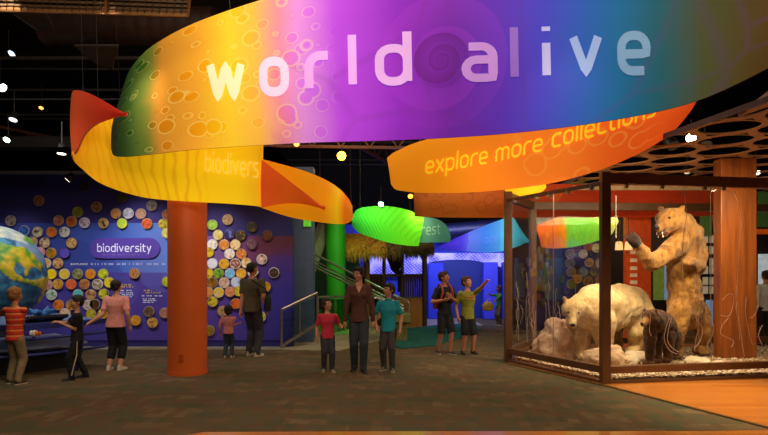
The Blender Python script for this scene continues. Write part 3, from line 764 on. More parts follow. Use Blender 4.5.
# -- explore more collections
ES = [(387,158,10.5,391,184,10.5),(393,153,10.45,395,189,10.45),(401,149,10.4,403,191,10.4),(417,142.3,10.3,422,192.7,10.3),(460,130,10.2,463,192.7,10.1),(505,120,10.1,505,189.5,10),(547,112,9.8,547,184,9.7),
      (580,105,9.5,580,176,9.4),(613,98,9.25,613,165,9.15),(647,92,9.0,647,149,8.9),(673,87,8.85,672,132.5,8.75),(690,86,8.75,690,112,8.65),(697,92,8.7,697.5,100,8.6)]
ex = Ribbon(ES, .12)
exf = fabric('explore_fabric', [(387,(236,142,24)),(400,(240,148,20)),(430,(246,150,18)),(470,(248,140,22)),(520,(250,130,30)),(560,(250,128,34)),(610,(248,104,28)),(660,(244,92,26)),(690,(226,76,22)),(698,(170,50,20))], 387, 698, .5, 'rings', 3.6, (255, 176, 70), (.35, .9), .4, 3.4)
root = empty('explore_banner', (3, 10, 3), 0, 'curved orange banner reading explore more collections', 'banner')
parts = [ex.build('fabric', [exf, mat('deep_orange_hem', (150, 60, 20), .6)], None, 387, 698)]
def base_y(px):
    t = (px - 425)
    return 173.4 - .143 * t - .00048 * t * t if px > 425 else 173.4
def put(word, xa, xb, xh):
    tm = MB(); w_ = twidth(word, .38)
    def f(s_, t):
        px = xa + s_ / w_ * (xb - xa); k = -(base_y(px + 1) - base_y(px - 1)) / 2
        py = base_y(px) - t * xh; px2 = px + t * xh * .06
        u, v = ex.inv(px2, py, ((px2 - 387) / 311, .35)); return ex.S(u, v) + ex.N(u, v) * .012
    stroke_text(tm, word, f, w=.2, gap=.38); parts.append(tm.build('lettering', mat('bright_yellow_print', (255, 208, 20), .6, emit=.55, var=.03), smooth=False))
put('explore', 426, 486.5, 11.2); put('more', 496, 541.5, 11.5); put('collections', 552.5, 655, 12.2)
for px, D in ((395, 10.45), (452, 10.2)):
    p = P(px, 156 if px < 400 else 134, D); parts.append(cable(p + Vector((0, .03, 0)), (p.x, p.y + .1, 6.98)).build('hanging_cable', wire))
at_base(root, parts)

def simple_banner(name, st, stops, x0, x1, label, emit=.45, pattern=None, asp=4, pat_c=(255, 255, 200), pat_s=.35, pscale=4, bulge=.1, hem=(60, 40, 20), text=None, cables=(), nu=50, pat_range=(0, 1)):
    r = Ribbon(st, bulge); m = fabric(name + '_fabric', stops, x0, x1, emit, pattern, asp, pat_c, pat_range, pat_s, pscale)
    c = sum((p for p in r.B), Vector()) / len(r.B)
    root = empty(name, c, 0, label, 'banner'); parts = [r.build('fabric', [m, mat('hem_%d_%d' % (hem[0], hem[1]), hem, .6)], None, x0, x1, nu, 12)]
    if text:
        word, xa, ya, xb, yb, xh, rgb, skip = text; w_ = twidth(word); tm = MB()
        def f(s_, t):
            k = s_ / w_; px = xa + k * (xb - xa); py = ya + k * (yb - ya) - t * xh
            u, v = r.inv(px, py, (.6, .5)); return r.S(u, v) + r.N(u, v) * .012
        stroke_text(tm, word, f, w=.17)
        parts.append(tm.build('lettering', mat(name + '_print', rgb, .6, emit=emit * .8, var=.02), smooth=False))
    for px, py, D in cables:
        p = P(px, py, D); parts.append(cable(p + Vector((0, .04, 0)), (p.x, p.y + .1, 6.98)).build('hanging_cable', wire))
    at_base(root, parts); return root
simple_banner('circle_print_banner', [(413,185,13.2,414.5,216.5,13.2),(440,184,13.1,440,217.3,13.1),(480,184,13,480,217.7,13),(540,184,13,540,217.6,13),(600,184,13,600,217.5,13),(660,184,13,660,217,13),(716,184,13.2,716,216,13.2)],
    [(413,(118,58,16)),(425,(150,78,22)),(470,(158,80,22)),(520,(150,60,18)),(560,(160,50,16)),(640,(165,42,14)),(716,(130,40,14))], 413, 716, 'long brown orange banner with printed circles above the display case', .38, 'rings', 8, (90, 44, 14), .5, 3.2, hem=(70, 30, 10), cables=((430, 186, 13.2), (700, 185, 13.2)), nu=80)
simple_banner('leaf_banner', [(352,216,15.2,352,226,15.2),(358,209,15.1,358,232,15.1),(368,206.8,15,370,237,15),(385,206,15,388,242.5,15),(402,208.5,15,403,245,15),(414,212.5,15.05,413,246,15.05),(424,217.5,15.1,418.7,246,15.1)],
    [(352,(40,140,50)),(365,(60,200,50)),(390,(90,232,40)),(405,(110,240,30)),(419,(110,236,30))], 352, 419, 'bright green banner printed with a fern leaf above the thatched hut', .5, 'leaf', 1.5, (30, 130, 40), .38, 3, hem=(60, 120, 30), cables=((360, 209, 15.1), (410, 211, 15.1)))
simple_banner('forest_banner', [(412,216,15.5,410,243,15.5),(425,217,15.5,425,242.6,15.5),(437,219,15.5,437,242.4,15.5),(446,225,15.5,446,242.2,15.5),(450,233,15.5,450.5,241.5,15.5)],
    [(410,(70,140,90)),(430,(72,130,110)),(451,(60,118,96))], 410, 451, 'grey green banner end with the letters of forest behind the leaf banner', .4, None, hem=(40, 70, 50), text=('forest', 411.5, 235.5, 440, 233.5, 7.0, (128, 178, 140), 0), bulge=.05)
simple_banner('wave_banner', [(438,247,16,438,248,16),(450,241,16,450,249.5,16),(466,233.5,16,464,251,16),(484,226,16,483,252.5,16),(500,220,16,500,251.5,16),(512,217,16.1,510,249,16.1),(520,228,16.2,519,246,16.2),(530,242,16.3,530,243,16.3)],
    [(438,(60,40,190)),(460,(74,56,230)),(466,(84,90,240)),(467,(96,116,244)),(484,(56,124,236)),(498,(72,150,235)),(506,(90,205,240)),(520,(50,150,170)),(530,(40,130,150))], 438, 530, 'blue wave shaped banner hanging beyond the pointing boy', .75, None, bulge=.15, hem=(40, 40, 120), text=('oce', 485, 243, 497, 241, 5.0, (96, 144, 226), 0), cables=((480, 228, 16), (505, 218, 16)))
simple_banner('cyan_banner', [(505,214,17,507,222.5,17),(530,215,17,530,223,17),(560,214,17,562,220,17)], [(507,(60,190,210)),(530,(70,215,230)),(562,(60,190,210))], 507, 562, 'thin cyan banner strip seen through the glass', .6, bulge=.03, hem=(40, 120, 130))
simple_banner('lime_banner', [(535,226.5,15,541,247,15),(548,221,15,552,248.3,15),(563,216,14.9,566,247.8,14.9),(580,214,14.9,580,245.5,14.9),(600,213,14.9,600,240,14.9),(612,214,15,611,235,15),(617,218,15.1,617,225,15.1)],
    [(541,(220,96,16)),(556,(242,120,20)),(565,(238,150,20)),(568,(120,210,40)),(585,(120,226,40)),(598,(150,232,50)),(608,(220,236,80)),(617,(230,240,100))], 541, 617, 'orange and lime green banner seen through the display glass', .5, 'veins', 3, (220, 255, 160), .25, 4, hem=(120, 70, 20), pat_range=(.4, 1))
simple_banner('yellow_beam_reflection', [(504,186,10.9,507,203,10.9),(525,180,10.9,526,197,10.9),(540,176,10.9,541,192,10.9),(545,176,10.9,546,188,10.9)], [(507,(226,186,20)),(530,(244,210,30)),(546,(236,190,30))], 507, 546, 'yellow strip standing in for a reflection on the left case beam', .6, bulge=.02)  # reflection on the bronze beam, built as a glowing yellow strip

# ================================================================ BIODIVERSITY WALL CONTENT
yf = WD - .004
def onwall(px, py, off=.0): p = P(px, py, WD); p.y = yf - off; return p
def pill(x0, y0, x1, y1, m, name):
    mb = MB(); r = (y1 - y0) / 2; n = 14; o = []
    for k in range(n + 1): a = R(-90 + 180 * k / n); o.append(onwall(x1 - r + r * math.cos(a), (y0 + y1) / 2 + r * math.sin(a)))
    for k in range(n + 1): a = R(90 + 180 * k / n); o.append(onwall(x0 + r + r * math.cos(a), (y0 + y1) / 2 + r * math.sin(a)))
    N = len(o); mb.add([p - Vector((0, .03, 0)) for p in o] + o, [tuple(range(N)), tuple(reversed(range(N, 2*N)))] + [(i, (i+1)%N, N+(i+1)%N, N+i) for i in range(N)])
    return mb.build(name, m, smooth=False)
root = empty('title_sign', onwall(125, 258), 0, 'purple pill shaped wall sign reading biodiversity', 'sign')
tm = MB(); w_ = twidth('biodiversity')
stroke_text(tm, 'biodiversity', lambda s_, t: onwall(98.5 + s_ / w_ * 53, 251.5 - t * 5.1, .036), w=.2)
wt = mat('sign_white', (235, 235, 250), .6, emit=.15, var=.02)
def bfont(text, px, py, h, m, name, off=.036, wd=None):
    cu = bpy.data.curves.new(name, 'FONT'); cu.body = text; cu.size = 1; o = bpy.data.objects.new(name, cu); COL.objects.link(o)
    dg = bpy.context.evaluated_depsgraph_get(); dg.update(); me = bpy.data.meshes.new_from_object(o.evaluated_get(dg)); bpy.data.objects.remove(o)
    xs = [v.co.x for v in me.vertices]; w0 = max(xs) - min(xs); sc = h / .73
    sx = (wd / w0) if wd else sc
    for v in me.vertices: v.co = onwall(px + (v.co.x - min(xs)) * sx, py - v.co.y * sc, off)
    me.materials.clear(); me.materials.append(m); ob = bpy.data.objects.new(name, me); COL.objects.link(ob); return ob
def squig(px0, px1, py, h, words_n, m, name, off=.004, seed=1):
    """rows of tiny print"""
    rr = random.Random(seed); mb = MB(); x = px0
    while x < px1:
        wl = rr.uniform(4, 9) * h / 2
        xe = min(px1, x + wl)
        while x < xe:
            mb.add([onwall(x, py, off), onwall(x + h * .45, py, off), onwall(x + h * .45, py - h, off), onwall(x, py - h, off)], [(0, 1, 2, 3)]) if rr.random() < .8 else None
            x += h * .7
        x += h * .8
    return mb.build(name, m, smooth=False)
at_base(root, [pill(90.5, 238, 160.5, 258.5, mat('sign_purple', (92, 66, 176), .5, var=.04), 'plate'), tm.build('lettering', wt, smooth=False), squig(104, 147, 255.3, 1.1, 5, mat('sign_dim', (150, 130, 215), .6), 'small_print', .036, 3)])
o = bfont('EXPLORE', 71, 265, 1.9, wt, 'wall_heading', .004, 17); tag(o, 'white heading word EXPLORE left of the tiny printed row', 'lettering')
o = squig(91, 168, 265, 1.9, 9, mat('sign_print', (190, 200, 240), .6), 'heading_row', .004, 5); tag(o, 'row of tiny white print under the biodiversity sign', 'lettering')
ytext = mat('yellow_print', (230, 190, 70), .6)
for nm, rows, lab in (('text_block', [(120, 131, 285.5, 1.5, ytext), (121, 133, 287.6, 1.6, ytext), (121, 132, 291, 1.1, wt), (120, 134, 293.4, 1.1, wt), (121, 133, 295.3, 1.1, wt), (121, 132, 297.3, 1.1, wt)], 'small yellow and white text block beside the dark haired woman in pink'),
                      ('text_block', [(143, 152, 291.2, 1.5, ytext), (146, 160, 293.4, 1.5, ytext), (142, 163, 296.3, 1, wt), (143, 156, 299.3, 1, wt), (143, 157, 301, 1, wt), (143, 155, 302.8, 1, wt)], 'small yellow and white text block left of the orange column')):
    r_ = empty(nm, onwall(rows[0][0], rows[-1][2]), 0, lab, 'lettering'); at_base(r_, [squig(a, b_, y, h, 3, m_, 'print_row', .004, i + 2) for i, (a, b_, y, h, m_) in enumerate(rows)])

# picture discs: (px, py, look, rgb1, rgb2)
DISCS = [
(38.5,200.6,'pinkish brown',(150,104,84),(96,60,52)),(10.4,220.6,'greyish tan',(150,138,122),(90,80,72)),(58.3,220.6,'flesh pink',(190,128,100),(130,70,50)),(71.4,221.5,'rust orange',(196,96,32),(130,56,20)),
(77.3,212,'dark green',(120,130,30),(50,56,20)),(84.4,222.7,'white and violet',(205,185,200),(110,80,110)),(96.3,206.8,'speckled brown',(150,112,70),(80,60,40)),(84,186,'barely lit dark',(50,42,44),(26,24,30)),
(121.8,197.8,'dark olive',(76,66,30),(40,34,20)),(151.7,205.6,'grey brown',(132,116,104),(80,66,60)),(115.8,213.4,'amber',(214,150,84),(140,90,40)),(128.2,213.4,'pale grey',(205,200,208),(150,150,160)),
(140.7,213.7,'tan pink',(196,150,120),(150,104,80)),(103.3,223.1,'tan with a black patch',(210,170,96),(60,50,36)),(122,223.3,'glowing lime',(215,240,70),(190,225,60)),(146.8,223.5,'tomato red',(226,96,46),(180,60,30)),
(163.2,223.9,'golden yellow',(222,196,50),(150,110,30)),(167.3,214.5,'rusty',(180,96,50),(120,60,30)),(24,230.6,'blue with a dark bird',(50,104,190),(30,40,70)),(37.5,232,'cream and black',(196,184,150),(70,50,40)),
(51.4,232,'red and orange',(226,120,40),(170,50,40)),(64.4,232,'white and brown',(206,206,196),(120,96,66)),(32.3,242,'plain tan',(196,150,100),(150,110,70)),(44.6,242.6,'cream and brown',(206,176,140),(120,70,60)),
(71.4,243,'sandy striped',(216,176,106),(160,110,50)),(39.6,252,'rosy pink',(230,150,180),(190,110,140)),(51,253,'orange and green',(180,120,30),(90,120,30)),(64.4,253,'ghostly violet',(100,84,200),(88,74,184)),
(45.5,263.3,'orange and white',(226,170,90),(240,225,190)),(57.7,263.3,'brown face',(214,160,100),(110,60,36)),(51.3,274,'plain yellow',(246,216,20),(240,206,16)),(64.3,274,'yellow with a pale centre',(238,210,50),(226,190,110)),
(77.5,274,'mottled green tan',(150,150,90),(84,90,50)),(90.3,274,'bright orange',(236,150,40),(190,100,20)),(103,274,'lime and black',(190,200,40),(70,90,30)),(47.3,284.7,'dusty pink',(200,150,150),(150,100,110)),
(57.8,284.2,'amber brown',(214,160,60),(140,90,30)),(71,284.2,'coral red',(236,110,60),(226,90,50)),(84.3,284.2,'soft brown',(200,130,70),(130,84,50)),(97.3,284.2,'olive with a white top',(150,140,60),(210,200,220)),
(109,282.4,'sunny yellow',(236,216,40),(200,170,30)),(51.3,294.8,'pale with a green leaf',(170,190,170),(50,110,50)),(77.8,294.4,'cyan',(90,200,210),(120,220,230)),(90.6,294.6,'beige patterned',(206,156,110),(130,80,50)),
(103.5,294,'yellow green and black',(206,200,50),(80,70,20)),(134.4,273.4,'solitary chestnut',(190,130,80),(130,70,30)),(58.3,305,'tangerine',(226,120,40),(170,80,24)),(71,305,'caramel',(200,140,70),(120,76,40)),
(88,305,'white with brown',(214,196,170),(130,100,80)),(94.6,304.3,'dark brown',(90,66,40),(50,36,30)),(64.8,313.5,'white and orange',(230,200,170),(220,120,50)),(90.8,314.4,'olive yellow',(200,190,50),(140,130,40)),
(103,313.6,'deep amber',(230,170,30),(190,120,20)),(135.6,320.4,'orange gold',(232,160,50),(200,120,30)),(148.8,311.5,'dark speckled brown',(120,90,70),(66,46,36)),(152.4,322.7,'gold with a dark figure',(226,170,80),(110,60,30)),
(164.6,313,'reddish tan',(190,130,100),(120,60,40)),(166.9,281.6,'yellow green',(196,200,50),(150,160,40)),(166.6,233,'pale yellow',(226,216,110),(180,160,50)),
(212.3,224.8,'leafy green',(160,206,70),(90,150,40)),(227.5,219.6,'tan',(190,150,100),(130,96,60)),(217.9,235,'yellow and cream',(226,206,130),(190,160,60)),(229.3,234.2,'dark navy',(40,36,90),(120,130,200)),
(240.5,235.5,'black with yellow flower',(60,50,30),(190,140,30)),(252,227,'faint dark olive',(50,44,24),(90,80,30)),(267.3,235.5,'dim rust',(92,44,20),(70,32,18)),(212.3,244.4,'white with yellow middle',(240,236,230),(220,190,60)),
(224,244.7,'burnt orange',(226,140,60),(180,90,30)),(235.3,244.7,'cream and orange',(240,206,140),(220,130,40)),(251.6,244.4,'faint mauve',(120,80,90),(70,40,60)),(208.6,252.2,'half hidden yellow',(230,200,40),(180,140,30)),
(229.5,253.9,'white and tan',(244,230,210),(210,160,100)),(241.3,253.9,'orange brown',(226,140,60),(180,80,30)),(212.3,263.5,'white with a grey bird',(240,240,250),(150,150,190)),(224,263.8,'golden',(240,180,40),(200,130,30)),
(235.3,263.8,'cocoa and white',(150,90,60),(236,220,200)),(246.2,263,'cream',(240,210,160),(210,150,60)),(261.8,259.2,'brown and white',(214,180,160),(110,60,50)),(273.8,272.7,'white ringed black',(70,50,50),(120,96,80)),
(208.2,273.4,'bright yellow',(240,206,40),(190,150,30)),(218.4,273.4,'grass green',(130,180,50),(50,70,20)),(229.8,273.4,'light blue',(120,190,230),(150,210,240)),(241,273.4,'yellow orange',(240,180,50),(210,130,30)),
(212.3,282.6,'walnut',(150,100,30),(90,60,20)),(224.1,282.8,'pale pink',(226,180,150),(190,140,110)),(236.1,282.3,'icy white',(210,220,236),(130,150,180)),(253,272.4,'white',(236,216,180),(200,160,110)),
(265.5,287,'amber gold',(226,160,40),(180,110,20)),(208.2,292.2,'peach',(236,160,80),(200,110,50)),(218.6,292.5,'yellow bowl on white',(240,200,30),(210,210,230)),(230,291.7,'salmon',(226,130,80),(240,190,160)),
(238.8,291.1,'lemon',(236,210,50),(190,160,40)),(212.5,301.7,'yellow and dark brown',(226,200,50),(90,60,40)),(222.7,311.2,'sand',(190,150,90),(120,90,60)),(235.7,303.7,'vivid orange',(236,110,40),(190,70,20)),
(260.5,316.7,'pale lime',(190,196,90),(100,100,40)),(209.2,330.6,'dull yellow brown',(160,130,40),(100,76,30))]
def disc_mat(i, c1, c2):
    m = bpy.data.materials.new('picture_%02d' % i); m.use_nodes = True; q = NT(m); b = m.node_tree.nodes['Principled BSDF']
    tc = q.n('ShaderNodeTexCoord'); mp = q.n('ShaderNodeMapping'); mp.inputs['Location'].default_value = (i * 1.7, i * 2.3, i * .9); q.l(tc.outputs['Object'], mp.inputs[0])
    nz = q.n('ShaderNodeTexNoise'); nz.inputs['Scale'].default_value = 13 if i % 3 else 22; nz.inputs['Detail'].default_value = 3; q.l(mp.outputs[0], nz.inputs['Vector'])
    t = 1.25; hi = tuple(min(255, v * t + 10) for v in c1)
    col = q.ramp(nz.outputs['Fac'], [(.36, c2), (.48, c1), (.6, c1), (.7, hi)])
    q.l(col, b.inputs['Base Color']); b.inputs['Roughness'].default_value = .35
    return m
rimm = mat('disc_rim', (176, 146, 116), .4); rimw = mat('disc_rim_white', (210, 204, 204), .4)
def region(px, py):
    if px < 170:
        if py < 212: return 'high above the biodiversity sign' if px > 90 else 'high above the globe'
        if py < 228: return 'just above the biodiversity sign' if px > 90 else 'in the upper row near the globe'
        if py < 268: return 'between globe and biodiversity sign' if px < 90 else 'behind the orange column'
        if px > 125: return 'low beside the orange column'
        if py < 300: return 'in the cluster right of the globe'
        return 'low, behind the children at the table'
    if py < 240: return 'high right of the orange column'
    if px > 244: return 'right of the man in olive'
    if py < 280: return 'level with the man in olive'
    return 'above the small girl in pink'
DR = 5.55 / F * WD
used = {}; items = []
for i, (px, py, look, c1, c2) in enumerate(DISCS):
    j = min((k for k in range(len(DISCS)) if k != i), key=lambda k: (DISCS[k][0] - px) ** 2 + (DISCS[k][1] - py) ** 2)
    q_ = DISCS[j]; dx, dy = px - q_[0], py - q_[1]
    way = ('right of' if dx > 0 else 'left of') if abs(dx) > abs(dy) else ('below' if dy > 0 else 'above')
    label = f'{look} picture disc {way} the {q_[2]} one, {region(px, py)}'
    ws = label.split()
    if len(ws) > 16: label = f'{look} picture disc, {region(px, py)}'
    c = P(px, py, WD - .05)
    r = 5.35 / F * (WD - .05)
    if 'barely' in look or 'ghost' in look: pass
    mb = MB(); n = 32
    for (y0, r0, r1) in ((0, r, r),):
        mb.m(1).tube([(0, .0, 0), (0, .018, 0)], r, n, caps=False)
        ring = [(r * .999 * math.cos(2*math.pi*k/n), 0, r * .999 * math.sin(2*math.pi*k/n)) for k in range(n)]; ri2 = [(x * .9, -.003, z * .9) for x, _, z in ring]
        mb.add(ring + ri2, [(k, (k+1)%n, n+(k+1)%n, n+k) for k in range(n)])
        mb.add([(x, .018, z) for x, _, z in ring], [tuple(range(n))])
        mb.m(0).add(ri2, [tuple(range(n))])
        mb.m(1).cyl((0, .018, 0), (0, .048, 0), .03, 10)
    o = mb.build('picture_disc', [disc_mat(i, c1, c2), rimw if ('white' in look or 'pale' in look) else (mat('disc_rim_dark', (70, 52, 60), .5) if sum(c1) < 190 or 'ghost' in look or 'faint' in look or 'dim' in look else rimm)])
    o.location = c; tag(o, label, 'disc', 'round picture discs on the biodiversity wall')
    used.setdefault(label, []).append(i)
for k, v in used.items():
    if len(v) > 1: print('DUPLICATE', k, v)

# ================================================================ GLOBE AND TABLE
GC = P(-9, 275, 10.75); GR = 53.6 / F * 10.75 * .925
def globe():
    root = empty('globe', (GC.x, GC.y, .3), 0, 'giant relief globe showing the Americas inside the round table', 'globe')
    lands = [[(-60,236),(-20,236),(0,242),(22,246),(32,255),(39.5,265),(37,271),(31,266),(25,268),(24,276),(21.5,276),(20,267),(16,261),(12,262),(11,268),(14,274),(22,279),(30,282),(38,279),(44,276),(46,284),(45,296),(41,308),(36,318),(32,324),(35,305),(39,291),(34,287.5),(24,284),(10,280),(2,272),(-4,264),(-20,257),(-60,250)],
             [(24,229),(33,238),(30,243),(20,237)]]
    ice = [[(-60,218),(-8,218),(12,222),(24,230),(30,238),(24,241),(10,238),(-10,233),(-60,233)]]
    def inside(x, y, pl):
        c = False; j = len(pl) - 1
        for i in range(len(pl)):
            if (pl[i][1] > y) != (pl[j][1] > y) and x < (pl[j][0]-pl[i][0])*(y-pl[i][1])/(pl[j][1]-pl[i][1]) + pl[i][0]: c = not c
            j = i
        return c
    vd = Vector((GC.x, GC.y, 0)).normalized(); rt = Vector((vd.y, -vd.x, 0))
    n1, n2 = 110, 220; vs = []; cols = []
    for i in range(n1 + 1):
        t = math.pi * i / n1
        for k in range(n2):
            a = 2 * math.pi * k / n2; d = Vector((math.sin(t)*math.cos(a), math.sin(t)*math.sin(a), math.cos(t)))
            px, py = -8 + d.dot(rt) * 53.6, 275 - d.z * 53.6
            jn = noise.fractal(d * 6, 1, 2, 4) * 2.2
            L = False; I = False
            if d.dot(vd) < .1:
                L = any(inside(px + jn, py + jn * .6, p) for p in lands); I = any(inside(px + jn * 1.5, py + jn, p) for p in ice)
            else: L = noise.fractal(d * 1.6 + Vector((3, 1, 2)), 1, 2, 4) > .18
            nn = noise.fractal(d * 7, 1, 2, 4)
            if L:
                g_ = max(0, min(1, .62 + nn * 1.3 + (py - 256) * .02 - max(0, px - 20) * .01)); c = Vector((90, 160, 50)).lerp(Vector((226, 196, 40)), g_)
                if py < 245: c = c.lerp(Vector((110, 176, 100)), .6)
                r = 1.012 + .02 * max(0, nn)
            elif I: c = Vector((165, 190, 200)).lerp(Vector((215, 222, 205)), max(0, min(1, .5 + nn * 1.5))); r = 1.004
            else:
                g_ = max(0, min(1, .45 + nn * 1.2)); c = Vector((34, 86, 140)).lerp(Vector((70, 150, 190)), g_)
                if py < 268 and px > 14: c = c.lerp(Vector((150, 180, 215)), min(.8, (268 - py) * .08))
                r = 1.0 - .006 * max(0, -nn)
            vs.append(d * GR * r); cols.append(lin(tuple(c)))
    fs = [(i*n2+k, (i+1)*n2+k, (i+1)*n2+(k+1)%n2, i*n2+(k+1)%n2) for i in range(n1) for k in range(n2)]
    me = bpy.data.meshes.new('map_sphere'); me.from_pydata([tuple(v) for v in vs], [], fs)
    at_ = me.color_attributes.new('Col', 'FLOAT_COLOR', 'POINT')
    for i, c in enumerate(cols): at_.data[i].color = c
    bm = bmesh.new(); bm.from_mesh(me); bmesh.ops.remove_doubles(bm, verts=bm.verts, dist=1e-5); bmesh.ops.recalc_face_normals(bm, faces=bm.faces); bm.to_mesh(me); bm.free()
    me.polygons.foreach_set('use_smooth', [True] * len(me.polygons))
    m = bpy.data.materials.new('globe_map'); m.use_nodes = True; q = NT(m); b = m.node_tree.nodes['Principled BSDF']
    at = q.n('ShaderNodeAttribute'); at.attribute_name = 'Col'; tc = q.n('ShaderNodeTexCoord'); nz = q.n('ShaderNodeTexNoise'); nz.inputs['Scale'].default_value = 9; nz.inputs['Detail'].default_value = 8; q.l(tc.outputs['Object'], nz.inputs['Vector'])
    col = q.mix(.22, at.outputs['Color'], q.ramp(nz.outputs['Fac'], [(.3, (90, 90, 90)), (.7, (255, 255, 255))]), 'SOFT_LIGHT')
    q.l(col, b.inputs['Base Color']); b.inputs['Roughness'].default_value = .5
    bp = q.n('ShaderNodeBump'); bp.inputs['Strength'].default_value = .5; bp.inputs['Distance'].default_value = .03; q.l(nz.outputs['Fac'], bp.inputs['Height']); q.l(bp.outputs['Normal'], b.inputs['Normal'])
    me.materials.append(m); o = bpy.data.objects.new('map_sphere', me); COL.objects.link(o); o.parent = root; o.location = (0, 0, GC.z - .3)
    MB().tube([(0, 0, -.3), (0, 0, -.25), (0, 0, 0), (0, 0, GC.z - .3 - GR + .12)], [.7, .68, .3, .22], 32).build('pedestal', mat('pedestal_navy', (24, 26, 60), .5), root)
globe()
TC = Vector((GC.x, 10.6, 0)); A0, A1 = R(-208), R(-15)
navy = mat('navy_steel', (44, 56, 130), .4, .1); paleb = mat('pale_blue_top', (110, 136, 190), .4, coat=.2); blackp = mat('black_plinth', (16, 14, 18), .7)
def ring_seg(mb, r0, r1, z0, z1, z0b=None, z1b=None, n=48, a0=A0, a1=A1):
    vs = []
    z0b = z0 if z0b is None else z0b; z1b = z1 if z1b is None else z1b
    for k in range(n + 1):
        a = a0 + (a1 - a0) * k / n; c, s_ = math.cos(a), math.sin(a)
        vs += [(r0*c, r0*s_, z0), (r1*c, r1*s_, z0b), (r1*c, r1*s_, z1b), (r0*c, r0*s_, z1)]
    fs = []
    for k in range(n):
        i, j = 4*k, 4*k+4
        fs += [(i, j, j+1, i+1), (i+1, j+1, j+2, i+2), (i+2, j+2, j+3, i+3), (i+3, j+3, j, i)]
    fs += [(0, 1, 2, 3), (4*n, 4*n+3, 4*n+2, 4*n+1)]
    mb.add(vs, fs); return mb
def rail_ring(r, z, rad, n=48):
    return MB().tube([(r*math.cos(A0+(A1-A0)*k/n), r*math.sin(A0+(A1-A0)*k/n), z) for k in range(n+1)], rad, 8)
troot = empty('globe_table', TC, 0, 'curved navy activity table with rails and console pods around the globe', 'table')
ring_seg(MB(), 1.55, 2.35, .84, .87, .76, .79).build('table_top', paleb, troot, smooth=False)
ring_seg(MB(), 2.33, 2.5, .72, .8).build('edge_band', navy, troot, smooth=False)
ring_seg(MB(), 1.3, 1.95, 0, .3).build('plinth', blackp, troot, smooth=False)
ring_seg(MB(), 1.5, 2.15, .5, .53, .38, .41).build('lower_shelf', mat('shelf_blue', (150, 164, 204), .4), troot, smooth=False)
rail_ring(2.52, .58, .022).build('rail', navy, troot); rail_ring(2.5, .34, .022).build('rail', navy, troot)
for k in range(9):
    a = R(-205 + k * 22.3); c, s_ = math.cos(a), math.sin(a)
    pts = [(rr2 * c, rr2 * s_, z) for rr2, z in ((2.48, .78), (2.52, .6), (2.5, .35), (2.42, .12), (2.36, .0))]
    MB().tube(pts, [.055, .055, .05, .05, .055], 8).build('leg', navy, troot)
for a_d in (-36, -62, -88):
    a = R(a_d); c, s_ = math.cos(a), math.sin(a); M = Matrix.Translation((2.15*c, 2.15*s_, .84)) @ Matrix.Rotation(a + math.pi/2, 4, 'Z') @ Matrix.Rotation(R(-14), 4, 'X')
    o = MB().box((-.3, -.2, -.03), (.3, .2, .03), M).build('console', mat('console_black', (22, 24, 38), .4), troot, smooth=False, bevel=.02)
    o2 = MB().box((-.24, -.15, .031), (.24, .15, .034), M).build('screen', mat('console_screen', (130, 150, 195), .2, emit=.15), None, smooth=False); o2.parent = o
# small animal models on the table (a blue coral and a clown fish coloured one)
def fishy(px, py, D, c1, c2, label, s=.13):
    c = P(px, py, D); root = empty('sea_model', c, 0, label, 'model')
    m1, m2 = mat('model_%d' % c1[0], c1, .5), mat('model_b%d' % c2[0], c2, .5)
    mb = MB(); mb.ell((0, 0, s * .7), (s, s * .45, s * .62), 16); fuse(mb, 'body', m1, root, .015, 3)
    MB().ell((s * 1.1, 0, s * .7), (s * .35, s * .08, s * .5), 10).build('tail', m1, root)
    for x in (-.45, .15): MB().tube([(x * s - .01, 0, s * .7), (x * s + .02, 0, s * .7)], [s * .57 * (1 - x * x) ** .5 + .006] * 2, 16).build('stripe', m2, root)
    MB().cyl((0, 0, -.05), (0, 0, s * .2), .02, 8).build('stand', navy, root)
fishy(34, 337, 8.75, (214, 110, 40), (235, 225, 210), 'orange striped fish model below the table rail by the boy in red', .075)
mb = MB()
for k in range(16):
    a = rnd.uniform(0, 6.28); l = rnd.uniform(.1, .24); mb.tube([(0, 0, 0), (math.cos(a)*l*.5, math.sin(a)*l*.4, l*.6), (math.cos(a)*l, math.sin(a)*l*.8, l*rnd.uniform(.5, 1))], [.05, .035, .02], 7)
o = fuse(mb, 'coral_model', mat('coral_blue', (40, 110, 190), .5), None, .015, 2); o.location = P(41, 319, 9.2) ; tag(o, 'blue branching coral model on the table beside the globe', 'model')

